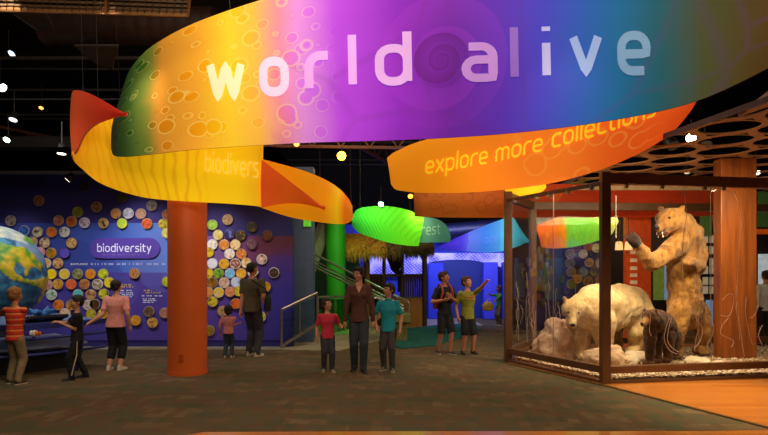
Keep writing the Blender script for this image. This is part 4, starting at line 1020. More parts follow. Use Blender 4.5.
# ================================================================ PEOPLE
def ik(s, t, l1, l2, pole):
    s, t = Vector(s), Vector(t); d = t - s; L = min(d.length, (l1 + l2) * .999); dn = d.normalized()
    t = s + dn * L; a = (l1*l1 - l2*l2 + L*L) / (2*L); h = math.sqrt(max(0, l1*l1 - a*a))
    p = Vector(pole); p = p - dn * p.dot(dn); p = p.normalized() if p.length > 1e-6 else Vector((0, 1, 0))
    return s + dn * a + p * h, t
def hand(mb, w, d, n, H, curl=.35, side=1, hs=1.0):
    """palm and five fingers from the wrist w, along d, palm facing n"""
    d = d.normalized(); n = (n - d * n.dot(d)).normalized(); x = d.cross(n).normalized() * side
    k = H * hs
    mb.caps_(w, .014*k, w + d*.028*k, .017*k, 8)
    for o_ in (-.012, -.004, .004, .012): mb.caps_(w + d*.012*k + x*o_*k, .0095*k, w + d*.045*k + x*o_*1.15*k, .0085*k, 8)
    for i, (o_, l) in enumerate(((-.0155, .037), (-.0055, .045), (.0045, .042), (.0145, .033))):
        b = w + d*.047*k + x*o_*k; d1 = (d + n*curl).normalized(); d2 = (d + n*curl*2.6).normalized()
        m_ = b + d1*l*.5*k; e = m_ + d2*l*.5*k
        mb.caps_(b, .0058*k, m_, .0052*k, 7); mb.caps_(m_, .0052*k, e, .0045*k, 7)
    tb = w + d*.016*k - x*.014*k; td = (d*.75 - x*.7 + n*.35).normalized(); tm_ = tb + td*.024*k; te = tm_ + (td + n*.4 + d*.5).normalized()*.02*k
    mb.caps_(tb, .0085*k, tm_, .0065*k, 7); mb.caps_(tm_, .0062*k, te, .005*k, 7)

def person(px, py, H, yaw, label, D=None, hs=1.0, skin=(205, 150, 115), hair=(40, 26, 20), hairstyle='short', shirt=(150, 60, 40), sleeves='short', pants=(50, 55, 75), legs='long',
           shoes=(40, 36, 36), sole=(200, 195, 185), hands={}, head=(0, 0), feet=((-.055, 0), (.055, 0)), build=1.0, lean=0.0, shirt_m=None, extras=None, vneck=False, female=False, polo=False):
    base = G(px, py) if D is None else Vector(((px - CX) / F * D, D, 0))
    root = empty('person', base, yaw, label, 'person')
    M = Matrix.Translation(base) @ Matrix.Rotation(yaw, 4, 'Z'); Mi = M.inverted()
    sk = mat('skin_%d_%d' % (skin[0], skin[1]), skin, .55, var=.05, scale=20)
    hh = .132 * hs * H                                   # head height
    nz_ = H - hh - .035 * H                              # base of neck
    shz = nz_ - .022 * H; hipz = .505 * H if hs < 1.15 else .48 * H; crz = hipz - .035*H
    sw = (.104 if not female else .096) * H * build; hw = .052 * H
    ly = lambda z: -lean * max(0, z - hipz)               # forward lean
    b = MB()
    tors = [(crz, .062, .05, 0), (hipz + .02*H, .066 if female else .064, .05, 0), (hipz + (shz-hipz)*.35, .054 if female else .064, .048, 0), (hipz + (shz-hipz)*.7, .08 if female else .088, .058, -.003), (shz - .016*H, .084, .048, 0), (shz + .012*H, .045, .034, 0.0), (nz_ + .02*H, .026, .027, 0)]
    bw = build
    b.loft([(z, rx*H*bw, ry*H*bw, 0, ly(z) + cy*H) for z, rx, ry, cy in tors], 18)
    hb = Vector((0, ly(nz_) - .004*H, nz_ + .035*H))      # chin level
    b.caps_((0, ly(nz_) + .004*H, nz_ - .01*H), .031*H*(.8+.2*hs), hb + Vector((0, .004*H, .02*H)), .029*H*(.8+.2*hs), 12)
    HM = Matrix.Translation(hb) @ Matrix.Rotation(head[0], 4, 'Z') @ Matrix.Rotation(head[1], 4, 'X') @ Matrix.Scale(hh, 4)
    H3 = HM.to_3x3()
    def hell(c, r, mb_=b, n=14): mb_.ell(HM @ Vector(c), r, n, H3)
    hell((0, .06, .60), (.355, .43, .39)); hell((0, -.12, .38), (.265, .27, .34)); hell((0, -.24, .11), (.13, .13, .10)); hell((0, -.02, .3), (.26, .28, .22))
    b.caps_(HM @ Vector((0, -.385, .53)), .032*hh, HM @ Vector((0, -.455, .40)), .052*hh, 8)
    for s_ in (-1, 1): hell((s_*.365, .03, .46), (.04, .085, .125), n=10); hell((s_*.13, -.345, .60), (.1, .05, .035), n=8); hell((s_*.17, -.27, .37), (.1, .1, .09), n=8)
    arms = []
    sh_m = MB(); sm_ = shirt_m or mat('cloth_%d_%d_%d' % shirt, shirt, .85, var=.1, scale=10, bump=.3)
    for s_, key in ((1, 'L'), (-1, 'R')):
        S = Vector((s_*sw*.93, ly(shz), shz - .012*H)); l1, l2 = .172*H, .15*H
        h_ = hands.get(key)
        if h_ is None: T = Vector((s_*(sw + .03*H), -.02*H + ly(shz)*.6, shz - .312*H)); pole = (s_*.4, 1, 0)
        else:
            T = Mi @ Vector(h_[0]) if not isinstance(h_[0], tuple) else Vector(h_[0]) * H; pole = h_[1] if len(h_) > 1 else (s_*.5, .8, -.5)
        E, T = ik(S, T, l1, l2, pole)
        b.caps_(S, .027*H*bw, S.lerp(E, .4), .025*H*bw, 10); b.caps_(S.lerp(E, .4), .027*H*bw, E, .021*H*bw, 10); b.caps_(E, .021*H*bw, E.lerp(T, .35), .0215*H*bw, 10); b.caps_(E.lerp(T, .35), .0215*H*bw, T, .0145*H*bw, 10)
        d = (T - E).normalized(); n = Vector((-s_, 0, 0)) if h_ is None else (Vector(h_[2]) if len(h_) > 2 else Vector((0, 0, -1)))
        if abs(n.normalized().dot(d)) > .9: n = Vector((-s_, 0, 0.1))
        hand(b, T, d, n, H, .3 if h_ is None else (h_[3] if len(h_) > 3 else .5), s_, .9 + .15*hs)
        # sleeve
        e = .009*H
        e = .006*H; sh_m.caps_(S + Vector((-s_*.006*H, 0, -.002*H)), .029*H*bw + e, S.lerp(E, .55), .0245*H*bw + e, 12)
        if sleeves == 'long':
            sh_m.caps_(S.lerp(E, .5), .029*H*bw + e, E, .023*H*bw + e, 12); sh_m.caps_(E, .023*H*bw + e, T - d*.012*H, .0165*H*bw + e*.8, 12)
        elif sleeves == 'short': sh_m.caps_(S.lerp(E, .45), .025*H*bw + e, S.lerp(E, .68), .0265*H*bw + e, 12)
        arms.append((S, E, T))
    pm = MB()
    pmat = mat('cloth_%d_%d_%d' % pants, pants, .85, var=.18, scale=14, bump=.3)
    fts = []
    for s_, (fx, fy) in zip((-1, 1), feet):
        hip = Vector((s_*hw*.82, 0, hipz - .01*H)); an = Vector((fx*H, fy*H, .045*H + (abs(fy) > .1) * .015 * H))
        K, an = ik(hip, an, (hipz-.045*H)*.51, (hipz-.045*H)*.51, (s_*.08, -1, 0))
        th, kn, ca, ak = .046*H*bw, .032*H*bw, .03*H*bw, .019*H*bw
        b.caps_(hip, th, K, kn, 12); b.caps_(K, kn, K.lerp(an, .3), ca, 12); b.caps_(K.lerp(an, .3), ca, an, ak, 12)
        e = .009*H
        if legs == 'long':
            pm.caps_(hip, th + e, K, kn + e*1.2, 14); pm.caps_(K, kn + e*1.2, an + Vector((0, .003*H, .01*H)), ak + .014*H, 14); pm.tube([an + Vector((0, 0, .02*H)), an + Vector((0, 0, -.022*H))], [ak + .014*H, ak + .017*H], 14)
        elif legs == 'shorts':
            pm.caps_(hip, th + e, K + Vector((0,0,.03*H)), kn + e*1.4, 14); pm.tube([hip.lerp(K, .5), K + Vector((0, 0, -.012*H))], [th + e*.6, kn + e*1.9], 14)
        elif legs == 'capri':
            pm.caps_(hip, th + e, K, kn + e, 14); pm.caps_(K, kn + e, K.lerp(an, .55), ca + e*.6, 14)
        # foot
        out = s_*.12
        f0 = an + Vector((0, .02*H, -.03*H)); f1 = an + Vector((out*.08*H*2, -.085*H, -.034*H))
        b.caps_(an, ak, an + Vector((0, -.01*H, -.02*H)), .018*H, 8); b.caps_(f0, .013*H, f1, .009*H, 8)
        sm = MB(); zf = lambda v: Vector((v.x, v.y, v.z))
        sm.caps_(f0 + Vector((0, .004*H, .006*H)), .02*H, f0.lerp(f1, .45) + Vector((0, 0, .008*H)), .023*H, 12); sm.caps_(f0.lerp(f1, .4) + Vector((0, 0, .003*H)), .021*H, f1 + Vector((0, 0, -.0*H)), .0165*H, 12)
        sm.caps_(f0 + Vector((0, .002*H, .006*H)), .02*H, f0 + Vector((0, .002*H, .025*H)), .019*H, 12)
        so = fuse(sm, 'shoe', mat('shoe_%d_%d_%d' % shoes, shoes, .6), root, .009, 2)
        s2 = MB(); zb = an.z - .045*H
        dv = (f1 - f0); dv.z = 0; dv.normalize(); xx = Vector((dv.y, -dv.x, 0))
        L0, L1 = f0 - dv*.022*H, f1 + dv*.018*H
        ring = []
        for t, w_ in ((0, .012), (.08, .019), (.35, .019), (.7, .024), (.92, .019), (1, .009)):
            c = L0.lerp(L1, t); ring.append((c - xx*w_*H, c + xx*w_*H))
        o_ = [a for a, _ in ring] + [c for _, c in reversed(ring)]; N = len(o_); zt = zb + .013*H
        s2.add([(v.x, v.y, zb) for v in o_] + [(v.x, v.y, zt) for v in o_], [tuple(range(N)), tuple(range(N, 2*N))] + [(i, (i+1)%N, N+(i+1)%N, N+i) for i in range(N)])
        s2o = s2.build('sole', mat('sole_%d' % sole[0], sole, .7), None); s2o.parent = so
        fts.append(an)
    body = fuse(b, 'body', sk, root, .0075 if H > 1.3 else .0065, 3)
    e = .011*H
    if legs != 'none':
        pm.loft([(crz - .015*H, .06*H*bw + e, .048*H*bw + e, 0, 0), (crz + .01*H, .072*H*bw + e, .054*H*bw + e, 0, 0.002*H), (hipz + .0*H, .066*H*bw + e, .05*H*bw + e, 0, .002*H), (hipz + .03*H, .054*H*bw + e, .042*H*bw + e, 0, ly(hipz + .03*H))], 20)
        fuse(pm, 'shorts' if legs == 'shorts' else 'trousers', pmat, root, .011, 3, disp=.003, dscale=16)
    e = .013*H
    top = [(hipz - .03*H, (.083 if female else .08), .066, 0), (hipz + .03*H, (.073 if female else .073), .058, 0), (hipz + (shz-hipz)*.4, .058 if female else .069, .05, 0), (hipz + (shz-hipz)*.72, .076 if female else .089, .061 if not female else .066, -.004), (shz - .016*H, .084, .05, 0), (shz + .006*H, .06, .041, 0), (shz + .016*H, .038, .031, 0)]
    sh_m.loft([(z, rx*H*bw + e*.8, ry*H*bw + e*.8, 0, ly(z) + cy*H) for z, rx, ry, cy in top], 22)
    if female:
        for s_ in (-1, 1): sh_m.ell((s_*.038*H, ly(shz - .07*H) - .055*H, shz - .075*H), (.036*H, .03*H, .034*H), 12)
    shirt_o = fuse(sh_m, 'shirt', sm_, root, .0105, 3, disp=.004, dscale=14)
    if vneck:
        bv = BVHTree.FromPolygons([v.co for v in shirt_o.data.vertices], [tuple(p.vertices) for p in shirt_o.data.polygons]); mb = MB(); rows = 7; vs = []; fs = []
        for i in range(rows):
            z = shz + .012*H - .07*H * i / (rows - 1); w_ = .03*H * (1 - i / (rows - 1)) + .0008
            for k in range(5):
                x = -w_ + 2*w_*k/4; h_ = bv.ray_cast(Vector((x, -1, z)), Vector((0, 1, 0)), 3); vs.append((x, (h_[0].y if h_[0] else -.05*H) - .004, z))
        for i in range(rows - 1):
            for k in range(4): a = i*5 + k; fs.append((a, a+1, a+6, a+5))
        mb.add(vs, fs); mb.build('neckline', sk, root)
    if polo:
        mb = MB(); mb.tube([(0, ly(shz), shz + .02*H), (0, ly(shz), shz + .042*H)], [.043*H, .036*H], 18, caps=False); o = mb.build('collar', sm_, root); o.modifiers.new('t', 'SOLIDIFY').thickness = .008
    # face
    ew = mat('eye_white', (225, 220, 212), .3); ei = mat('iris_dark', (40, 26, 20), .25)
    for s_ in (-1, 1):
        em = MB(); em.m(0).ell(HM @ Vector((s_*.135, -.335, .50)), (.06, .045, .038), 10, H3); em.m(1).ell(HM @ Vector((s_*.135, -.365, .50)), (.026, .022, .03), 8, H3); em.build('eye', [ew, ei], root)
        eb = MB(); eb.tube([HM @ Vector((s_*x, y, z)) for x, y, z in ((.06, -.40, .585), (.13, -.395, .61), (.2, -.345, .59))], .016*hh, 6); eb.build('eyebrow', mat('hair_%d_%d' % hair[:2], hair, .7, scale=30, bump=.5), root)
    lp = MB(); lp.ell(HM @ Vector((0, -.372, .235)), (.095, .035, .028), 10, H3); lp.build('mouth', mat('lips', (160, 80, 72), .5), root)
    # hair
    hm = mat('hair_%d_%d' % hair[:2], hair, .7, scale=30, bump=.5); hb_ = MB()
    def he(c, r, n=16): hb_.ell(HM @ Vector(c), r, n, H3)
    he((0, .10, .66), (.395, .44, .39)); he((0, .22, .48), (.34, .30, .32)); he((0, -.13, .84), (.30, .24, .15))
    if hairstyle in ('short',):
        for s_ in (-1, 1): he((s_*.33, .06, .6), (.07, .2, .16))
    elif hairstyle == 'bob':
        for s_ in (-1, 1): he((s_*.33, .05, .45), (.1, .24, .34))
        he((0, .26, .3), (.36, .22, .36))
    elif hairstyle in ('tied', 'ponytail'):
        for s_ in (-1, 1): he((s_*.33, .04, .56), (.08, .22, .22))
        if hairstyle == 'tied': he((0, .5, .5), (.19, .17, .19)); he((0.12, .38, .2), (.22, .16, .3))
        else:
            he((0, .48, .58), (.13, .13, .14)); he((0, .56, .4), (.14, .12, .24)); he((0, .52, .16), (.11, .1, .22))
    elif hairstyle == 'updo': he((0, .42, .72), (.24, .22, .24)); he((0, .3, .35), (.26, .2, .16))
    fuse(hb_, 'hair', hm, root, .009, 2, disp=.007, dscale=30)
    if extras: extras(root, M, H, dict(shz=shz, hipz=hipz, sw=sw, HM=HM, hh=hh, arms=arms, ly=ly, feet=fts, bw=bw))
    return root, M

def stripes_mat():
    m = bpy.data.materials.new('striped_red'); m.use_nodes = True; q = NT(m); b = m.node_tree.nodes['Principled BSDF']
    tc = q.n('ShaderNodeTexCoord'); sp = q.n('ShaderNodeSeparateXYZ'); q.l(tc.outputs['Object'], sp.inputs[0])
    f = q.m('FRACT', q.m('MULTIPLY', sp.outputs[2], 13.0)); g_ = q.m('FRACT', q.m('MULTIPLY', sp.outputs[2], 4.3))
    col = q.mix(q.m('GREATER_THAN', f, .68), lin((214, 52, 30)), lin((236, 130, 70))); col = q.mix(q.m('MULTIPLY', q.m('LESS_THAN', f, .16), .7), col, lin((150, 30, 24)))
    q.l(col, b.inputs['Base Color']); b.inputs['Roughness'].default_value = .85
    return m

person(15, 384, 1.36, R(180) + R(-8), 'boy in red striped shirt and khaki trousers at the globe table, seen from behind', hs=1.25, skin=(200, 140, 100), hair=(150, 100, 50), shirt_m=stripes_mat(), sleeves='short', pants=(142, 118, 88), shoes=(36, 30, 28), sole=(190, 170, 140),
       hands={'L': (P(-9, 322, 8.95), (0, -1, -.6)), 'R': (P(22, 325, 9.0), (-.6, .3, -.8))}, feet=((-.06, .03), (.075, -.02)), build=1.05)
def trackstripe(root, M, H, d):
    for s_, an in zip((-1, 1), d['feet']):
        x = an.x + s_*.043*H
        MB().tube([(s_*.095*H, 0, d['hipz'] - .02*H), (s_*.086*H + .0, -.004*H, .3*H), (x, an.y, .06*H)], .009, 6).build('side_stripe', mat('stripe_white', (190, 175, 150), .8), root)
person(77, 379, 1.23, R(-62), 'boy in black shirt and striped black track trousers reaching to the table rail', hs=1.25, skin=(196, 138, 104), hair=(22, 18, 18), shirt=(14, 16, 24), pants=(14, 15, 20), shoes=(20, 18, 20), sole=(40, 36, 36),
       hands={'R': (P(57.5, 322, 9.0), (0, 0, -1), (0, 0, -1)), 'L': (P(63, 324, 8.7), (0, .3, -1), (0, 0, -1))}, feet=((-.06, .09), (.07, -.06)), head=(R(15), 0), extras=trackstripe)
person(115.5, 369.5, 1.44, R(180) - R(6), 'dark haired woman in pink top and black leggings, seen from behind', hs=1.1, skin=(205, 145, 118), hair=(26, 18, 20), hairstyle='updo', shirt=(222, 146, 138), pants=(16, 14, 20), legs='capri', shoes=(206, 190, 176), sole=(220, 210, 200),
       hands={'L': (P(91, 322, 9.55), (-.4, .2, -1), (0, 0, -1))}, feet=((-.065, .02), (.05, .04)), female=True, build=1.27, lean=.05)
hA = P(240.0, 322.5, 11.1)
person(228.5, 357.5, .965, R(180), 'small dark haired girl in pale pink top holding the man\'s hand', hs=1.4, skin=(196, 130, 98), hair=(36, 22, 22), hairstyle='bob', shirt=(206, 126, 122), pants=(52, 62, 82), shoes=(196, 160, 140), sole=(210, 190, 170),
       hands={'R': (hA + Vector((-.03, 0, -.02)), (.8, 0, -1), (1, 0, 0))}, feet=((-.06, 0), (.06, .02)), female=False, D=11.05, build=1.22)
person(252.5, 356.5, 1.745, R(180) - R(18), 'man in olive shirt and dark jeans facing the picture discs', hs=1.0, skin=(190, 126, 92), hair=(26, 20, 18), shirt=(82, 74, 48), pants=(52, 52, 58), shoes=(190, 176, 150), sole=(210, 200, 180),
       hands={'L': (hA, (-.5, 0, -1), (0, .4, -1))}, feet=((-.07, .03), (.05, -.02)), D=11.25, build=1.2, head=(R(-25), R(0)))
# bag on his far hip, built in his own frame
def man_bag():
    base = Vector(((252.5 - CX) / F * 11.25, 11.25, 0)); H = 1.745; x = P(267.5, 0, 11.15).x - base.x
    root = empty('shoulder_bag', (base.x + x, 11.15, .84), R(20), 'black shoulder bag at the hip of the man in olive', 'bag'); s = mat('bag_black', (18, 18, 24), .6)
    mb = MB(); mb.loft([(0, .04, .08, 0, 0), (.02, .065, .12, 0, 0), (.2, .07, .13, 0, 0), (.3, .055, .11, 0, 0), (.32, .03, .09, 0, 0)], 16); mb.build('pouch', s, root)
    MB().tube([(0, -.1, .28), (-.06, -.16, .42), (-.3, -.19, .58), (-.2, -.1, .68), (-.16, .0, .70), (-.17, .1, .62), (-.1, .16, .42), (0, .1, .28)], .012, 6).build('strap', s, root)
man_bag()

wl = P(343.5, 325, 9.46); wr = P(374.5, 324, 9.46)
person(327.5, 373, 1.155, R(12), 'girl in raspberry tee and jeans holding the woman\'s hand', hs=1.3, skin=(192, 128, 98), hair=(38, 24, 20), hairstyle='ponytail', shirt=(196, 44, 66), pants=(52, 52, 60), shoes=(150, 130, 124), sole=(190, 180, 170),
       hands={'L': (wl + Vector((-.04, 0, -.01)), (.5, .5, -1), (.3, 0, -1))}, feet=((-.05, 0), (.055, -.06)), head=(R(38), R(-10)), D=9.5, build=1.1)
person(359, 373.5, 1.655, R(2), 'woman in brown v-neck sweater and jeans walking between two children', hs=1.02, skin=(196, 134, 104), hair=(30, 20, 18), hairstyle='tied', shirt=(82, 46, 34), sleeves='long', pants=(46, 52, 62), shoes=(30, 26, 26), sole=(60, 50, 46),
       hands={'R': (wl + Vector((.02, 0, .02)), (-.6, .4, 0), (.6, 0, -.5)), 'L': (wr + Vector((-.02, 0, .03)), (.6, .4, 0), (-.6, 0, -.5))}, feet=((-.045, .05), (.04, -.07)), head=(R(-30), R(6)), female=True, vneck=True, D=9.5, build=1.04)
person(388.5, 372.5, 1.39, R(-12), 'boy in turquoise polo shirt holding the woman\'s hand', hs=1.18, skin=(190, 128, 98), hair=(30, 22, 20), shirt=(22, 142, 158), pants=(66, 60, 58), shoes=(110, 96, 88), sole=(190, 180, 165),
       hands={'R': (wr + Vector((.03, 0, -.02)), (-.5, .5, -.2), (-.5, 0, -.8))}, feet=((-.06, .03), (.055, -.05)), head=(R(-38), R(-4)), D=9.55, build=1.05, polo=True)
def backpack(root, M, H, d):
    m = mat('pack_red', (156, 62, 58), .7)
    for s_ in (-1, 1):
        MB().tube([(s_*.05*H, .09*H, d['shz'] + .005*H), (s_*.058*H, .02*H, d['shz'] + .05*H), (s_*.06*H, -.05*H, d['shz'] + .02*H), (s_*.065*H, -.085*H, d['shz'] - .05*H), (s_*.085*H, -.06*H, d['shz'] - .15*H), (s_*.095*H, .03*H, d['shz'] - .2*H)], .022, 8).build('pack_strap', m, root)
    mb = MB(); mb.loft([(d['shz'] - .26*H, .09*H, .03*H, 0, .1*H), (d['shz'] - .24*H, .1*H, .05*H, 0, .115*H), (d['shz'] - .08*H, .1*H, .05*H, 0, .115*H), (d['shz'] + .01*H, .08*H, .035*H, 0, .1*H)], 18); mb.build('pack_body', m, root)
person(444.5, 354, 1.58, R(22), 'tall boy in black shirt and shorts wearing red pack straps, looking right', hs=1.1, skin=(190, 126, 98), hair=(52, 32, 22), shirt=(18, 18, 24), pants=(26, 24, 28), legs='shorts', shoes=(60, 50, 56), sole=(190, 180, 180),
       hands={'R': ((-.075, -.12, .66), (-.7, .2, -1), (.5, 0, .5)), 'L': ((.02, -.125, .69), (.8, .1, -1), (-.5, 0, .5))}, feet=((-.06, .06), (.05, -.05)), head=(R(38), R(-6)), extras=backpack, D=11.5)
def teeprint(root, M, H, d):
    mb = MB(); z = d['shz'] - .06*H; rr = random.Random(4)
    for row in range(2):
        x = -.05*H
        while x < .05*H:
            w_ = rr.uniform(.008, .014)*H; mb.box((x, -.0885*H, z - row*.032*H), (x + w_, -.0745*H, z + .022*H - row*.032*H)); x += w_ + .004*H
    mb.build('shirt_print', mat('tee_print', (196, 150, 60), .7), root, smooth=False)
person(467.5, 354, 1.49, R(16), 'boy in olive green tee and black shorts pointing to the right', hs=1.15, skin=(200, 134, 100), hair=(74, 46, 28), shirt=(134, 140, 42), pants=(18, 18, 20), legs='shorts', shoes=(40, 36, 36), sole=(60, 56, 56),
       hands={'L': (P(487, 281.0, 11.1), (0, .2, -1), (0, 0, -1), .35)}, feet=((-.065, 0), (.075, 0)), head=(R(26), R(-10)), extras=teeprint, D=11.5, build=1.08)
person(499, 325, 1.17, R(-60), 'small distant child in green jacket carrying a yellow bag by the glass case', hs=1.25, skin=(120, 80, 50), hair=(70, 60, 36), shirt=(62, 122, 40), sleeves='long', pants=(96, 92, 60), shoes=(60, 50, 36),
       hands={'R': (P(489.5, 294.5, 17.6), (0, 0, -1), (0, 0, -1)), 'L': (P(493, 302, 17.3), (0, .3, -1), (0, 0, -1))})
root = empty('yellow_bag', P(488, 311, 17.2), R(20), 'small yellow bag carried by the distant child in green', 'bag')
MB().loft([(0, .1, .05, 0, 0), (.03, .16, .08, 0, 0), (.15, .19, .08, 0, 0), (.25, .12, .05, 0, 0), (.27, .05, .03, 0, 0)], 14).build('sack', mat('bag_yellow', (176, 146, 50), .7), root)
MB().tube([(-.06, 0, .25), (-.02, 0, .33), (.06, 0, .35), (.08, 0, .25)], .012, 6).build('handle', mat('bag_yellow', (176, 146, 50), .7), root)
person(766, 352, 1.6, R(180), 'person in white shirt and dark trousers at the right edge beyond the case', hs=1.05, skin=(190, 130, 100), hair=(60, 40, 30), shirt=(205, 205, 205), sleeves='long', pants=(40, 36, 40), D=12.6)

# ================================================================ DISPLAY CASE
CA = P(508, 362, 10.47); CB = P(605, 384, 8.41); CA.z = CB.z = 0
fd = (Vector((5.69, 8.89, 0)) - CB).normalized()
CC = CB + fd * 6.2; CDv = CC + Vector((0.2, 3.0, 0)); CE = Vector((2.95, 11.9, 0)); CD = Vector((CC.x + .2, 12.4, 0))
bronze = mat('bronze_frame', (104, 70, 44), .38, .15, var=.1)
HT = 2.97
root = empty('display_case', CB, 0, 'large bronze framed glass display case holding three mounted bears', 'display case')
parts = []
def post(p, w=.125, top=HT):
    c = p.copy(); m = MB(); m.box((c.x - w/2, c.y - w/2, 0), (c.x + w/2, c.y + w/2, top)); return m.build('post', bronze, smooth=False, bevel=.006)
for p in (CA, CB, CC, CD, CE): parts.append(post(p))
def rail(a, b_, z, h, w, name): return MB().bar(a + Vector((0, 0, z)), b_ + Vector((0, 0, z)), w, h).build(name, bronze, smooth=False, bevel=.005)
segs = [(CA, CB), (CB, CC), (CC, CD), (CD, CE), (CE, CA)]
for a, b_ in segs:
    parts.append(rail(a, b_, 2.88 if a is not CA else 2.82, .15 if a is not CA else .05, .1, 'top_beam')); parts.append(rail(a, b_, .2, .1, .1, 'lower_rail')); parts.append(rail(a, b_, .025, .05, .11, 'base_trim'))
glassm = glass('case_glass', (.985, .99, .985), .22); etch = mat('etched_line', (205, 180, 165), .4, var=.02)
def squiggle(a, b_, seed, n, near):
    """engraved wavy strands on the pane surface"""
    rr = random.Random(seed); mb_ = []; d = (b_ - a); L = d.length; dn = d.normalized(); nn = Vector((dn.y, -dn.x, 0))
    if nn.y > 0: nn = -nn
    return rr, d, L, dn, nn
def pane(a, b_, name, seed=0, strands=0, z0=.25, z1=2.8, spec=None):
    mb = MB(); mb.m(0).bar(a + Vector((0, 0, (z0+z1)/2)), b_ + Vector((0, 0, (z0+z1)/2)), .012, z1 - z0); rr, d, L, dn, nn = squiggle(a, b_, seed, strands, 0)
    mb.m(1)
    for k in range(strands):
        x0 = rr.uniform(.06, .94) * L; zs = rr.uniform(.3, .7); ln = rr.uniform(.25, 1.1); amp = rr.uniform(.01, .05); ph = rr.uniform(0, 6)
        pts = [a + dn*(x0 + amp*math.sin(ph + t/12*rr.uniform(4, 7)) ) + nn*.009 + Vector((0, 0, zs + ln*t/12)) for t in range(13)]
        mb.tube(pts, .0028, 5)
    for st in spec or []:
        pts = []
        for t, z in st:
            pts.append(a + dn*(t*L) + nn*.009 + Vector((0, 0, z)))
        sm = []
        for i in range(len(pts) - 1):
            p0, p1, p2, p3 = pts[max(i-1,0)], pts[i], pts[i+1], pts[min(i+2, len(pts)-1)]
            for q_ in range(4):
                f = q_/4; sm.append(.5*((2*p1)+(p2-p0)*f+(2*p0-5*p1+4*p2-p3)*f*f+(3*p1-p0-3*p2+p3)*f**3))
        sm.append(pts[-1]); mb.tube(sm, .0038, 5)
    return mb.build(name, [glassm, etch], smooth=False)
M1 = CA.lerp(CB, .52)
parts.append(pane(CA, M1, 'glass_pane', 11, 13)); parts.append(pane(M1, CB, 'glass_pane', 12, 7))
def onface(px, py):   # position along the right-hand face
    r_ = Vector(((px - CX) / F, 1, (HZ - py) / F)); t = (CB.x * fd.y - CB.y * fd.x) / (r_.x * fd.y - r_.y * fd.x)
    q_ = Vector((r_.x * t, t, EYE + r_.z * t)); return ((q_ - CB).dot(fd) / 6.2, q_.z)
raw = [[(683,185),(685,200),(686,215),(683,235),(682,262),(684,300)], [(732,190),(738,205),(741,225),(738,262),(737,300),(742,345),(744,356)],
       [(669,318),(665,330),(664,340),(669,350),(677,354)], [(671,318),(668,330),(667,340),(671,347),(678,352)], [(648,309),(650,318),(649,330),(651,336)],
       [(695,290),(700,305),(696,318),(702,328),(700,340),(694,348)], [(708,315),(713,325),(712,335),(707,345),(712,352)], [(728,318),(722,325),(720,333),(726,337),(733,341),(731,347)],
       [(746,297),(745,312),(748,330),(752,345)], [(757,292),(758,305),(754,315),(750,318)], [(722,300),(728,294),(733,296),(732,308),(728,316),(720,315)],
       [(620,220),(618,245)], [(640,300),(646,296)], [(762,325),(758,335),(762,345)], [(712,215),(714,232)]]
spec = [[onface(x, y) for x, y in st] for st in raw]
spec = [[(t, max(.27, z)) for t, z in st] for st in spec]
seams = [0, .27, .62, 1]
bspec = [[], [], []]
for st in spec:
    m_ = sum(t for t, _ in st)/len(st)
    i = 0 if m_ < seams[1] else (1 if m_ < seams[2] else 2); a, c = seams[i], seams[i+1]; bspec[i].append([((t - a)/(c - a), z) for t, z in st])
for i in range(3): parts.append(pane(CB.lerp(CC, seams[i]), CB.lerp(CC, seams[i+1]), 'glass_pane', 20+i, 2, spec=bspec[i]))
parts.append(pane(CD, CE, 'glass_pane')); parts.append(pane(CE, CA, 'glass_pane'))
# pane joints and clips
for p in (M1, CB.lerp(CC, .27), CB.lerp(CC, .62)):
    parts.append(MB().tube([(p.x, p.y - .008, .25), (p.x, p.y - .008, 2.8)], .006, 6).build('pane_joint', mat('joint_grey', (150, 130, 110), .3, .3)))
clipm = mat('clip_steel', (180, 170, 150), .3, .8)
for a, b_, ts in ((CA, CB, (.1, .35, .5, .68, .9)), (CB, CC, (.05, .14, .25, .3, .45, .6))):
    dn = (b_ - a).normalized(); nn = Vector((dn.y, -dn.x, 0)); nn = -nn if nn.y > 0 else nn
    for t in ts:
        c = a.lerp(b_, t) + nn*.03 + Vector((0, 0, 2.78)); parts.append(MB().box((c.x-.025, c.y-.02, c.z-.03), (c.x+.025, c.y+.02, c.z+.03)).build('clip', clipm, smooth=False, bevel=.004))
# pebble bed
bed = MB(); ins = [CA.lerp(CD, .02), CB.lerp(CD, .012), CC.lerp(CE, .02), CD.lerp(CB, .02), CE.lerp(CB, .04)]
N = len(ins); bed.add([(p.x, p.y, .07) for p in ins] + [(p.x, p.y, .012) for p in ins], [tuple(range(N)), tuple(reversed(range(N, 2*N)))] + [(i, (i+1)%N, N+(i+1)%N, N+i) for i in range(N)])
def gravel_mat():
    m = bpy.data.materials.new('gravel'); m.use_nodes = True; q = NT(m); b = m.node_tree.nodes['Principled BSDF']; tc = q.n('ShaderNodeTexCoord')
    v = q.n('ShaderNodeTexVoronoi'); v.inputs['Scale'].default_value = 26; q.l(tc.outputs['Object'], v.inputs['Vector'])
    sp = q.n('ShaderNodeSeparateColor'); q.l(v.outputs['Color'], sp.inputs[0])
    q.l(q.ramp(sp.outputs[0], [(0, (120, 84, 56)), (.4, (176, 140, 104)), (.7, (206, 178, 140)), (1, (230, 214, 186))]), b.inputs['Base Color'])
    bp = q.n('ShaderNodeBump'); bp.inputs['Strength'].default_value = 1; bp.inputs['Distance'].default_value = .03; bp.invert = True; q.l(v.outputs['Distance'], bp.inputs['Height']); q.l(bp.outputs['Normal'], b.inputs['Normal']); b.inputs['Roughness'].default_value = .8
    return m
gm_ = gravel_mat()
parts.append(bed.build('case_floor', gm_, smooth=False))
at_base(root, parts)
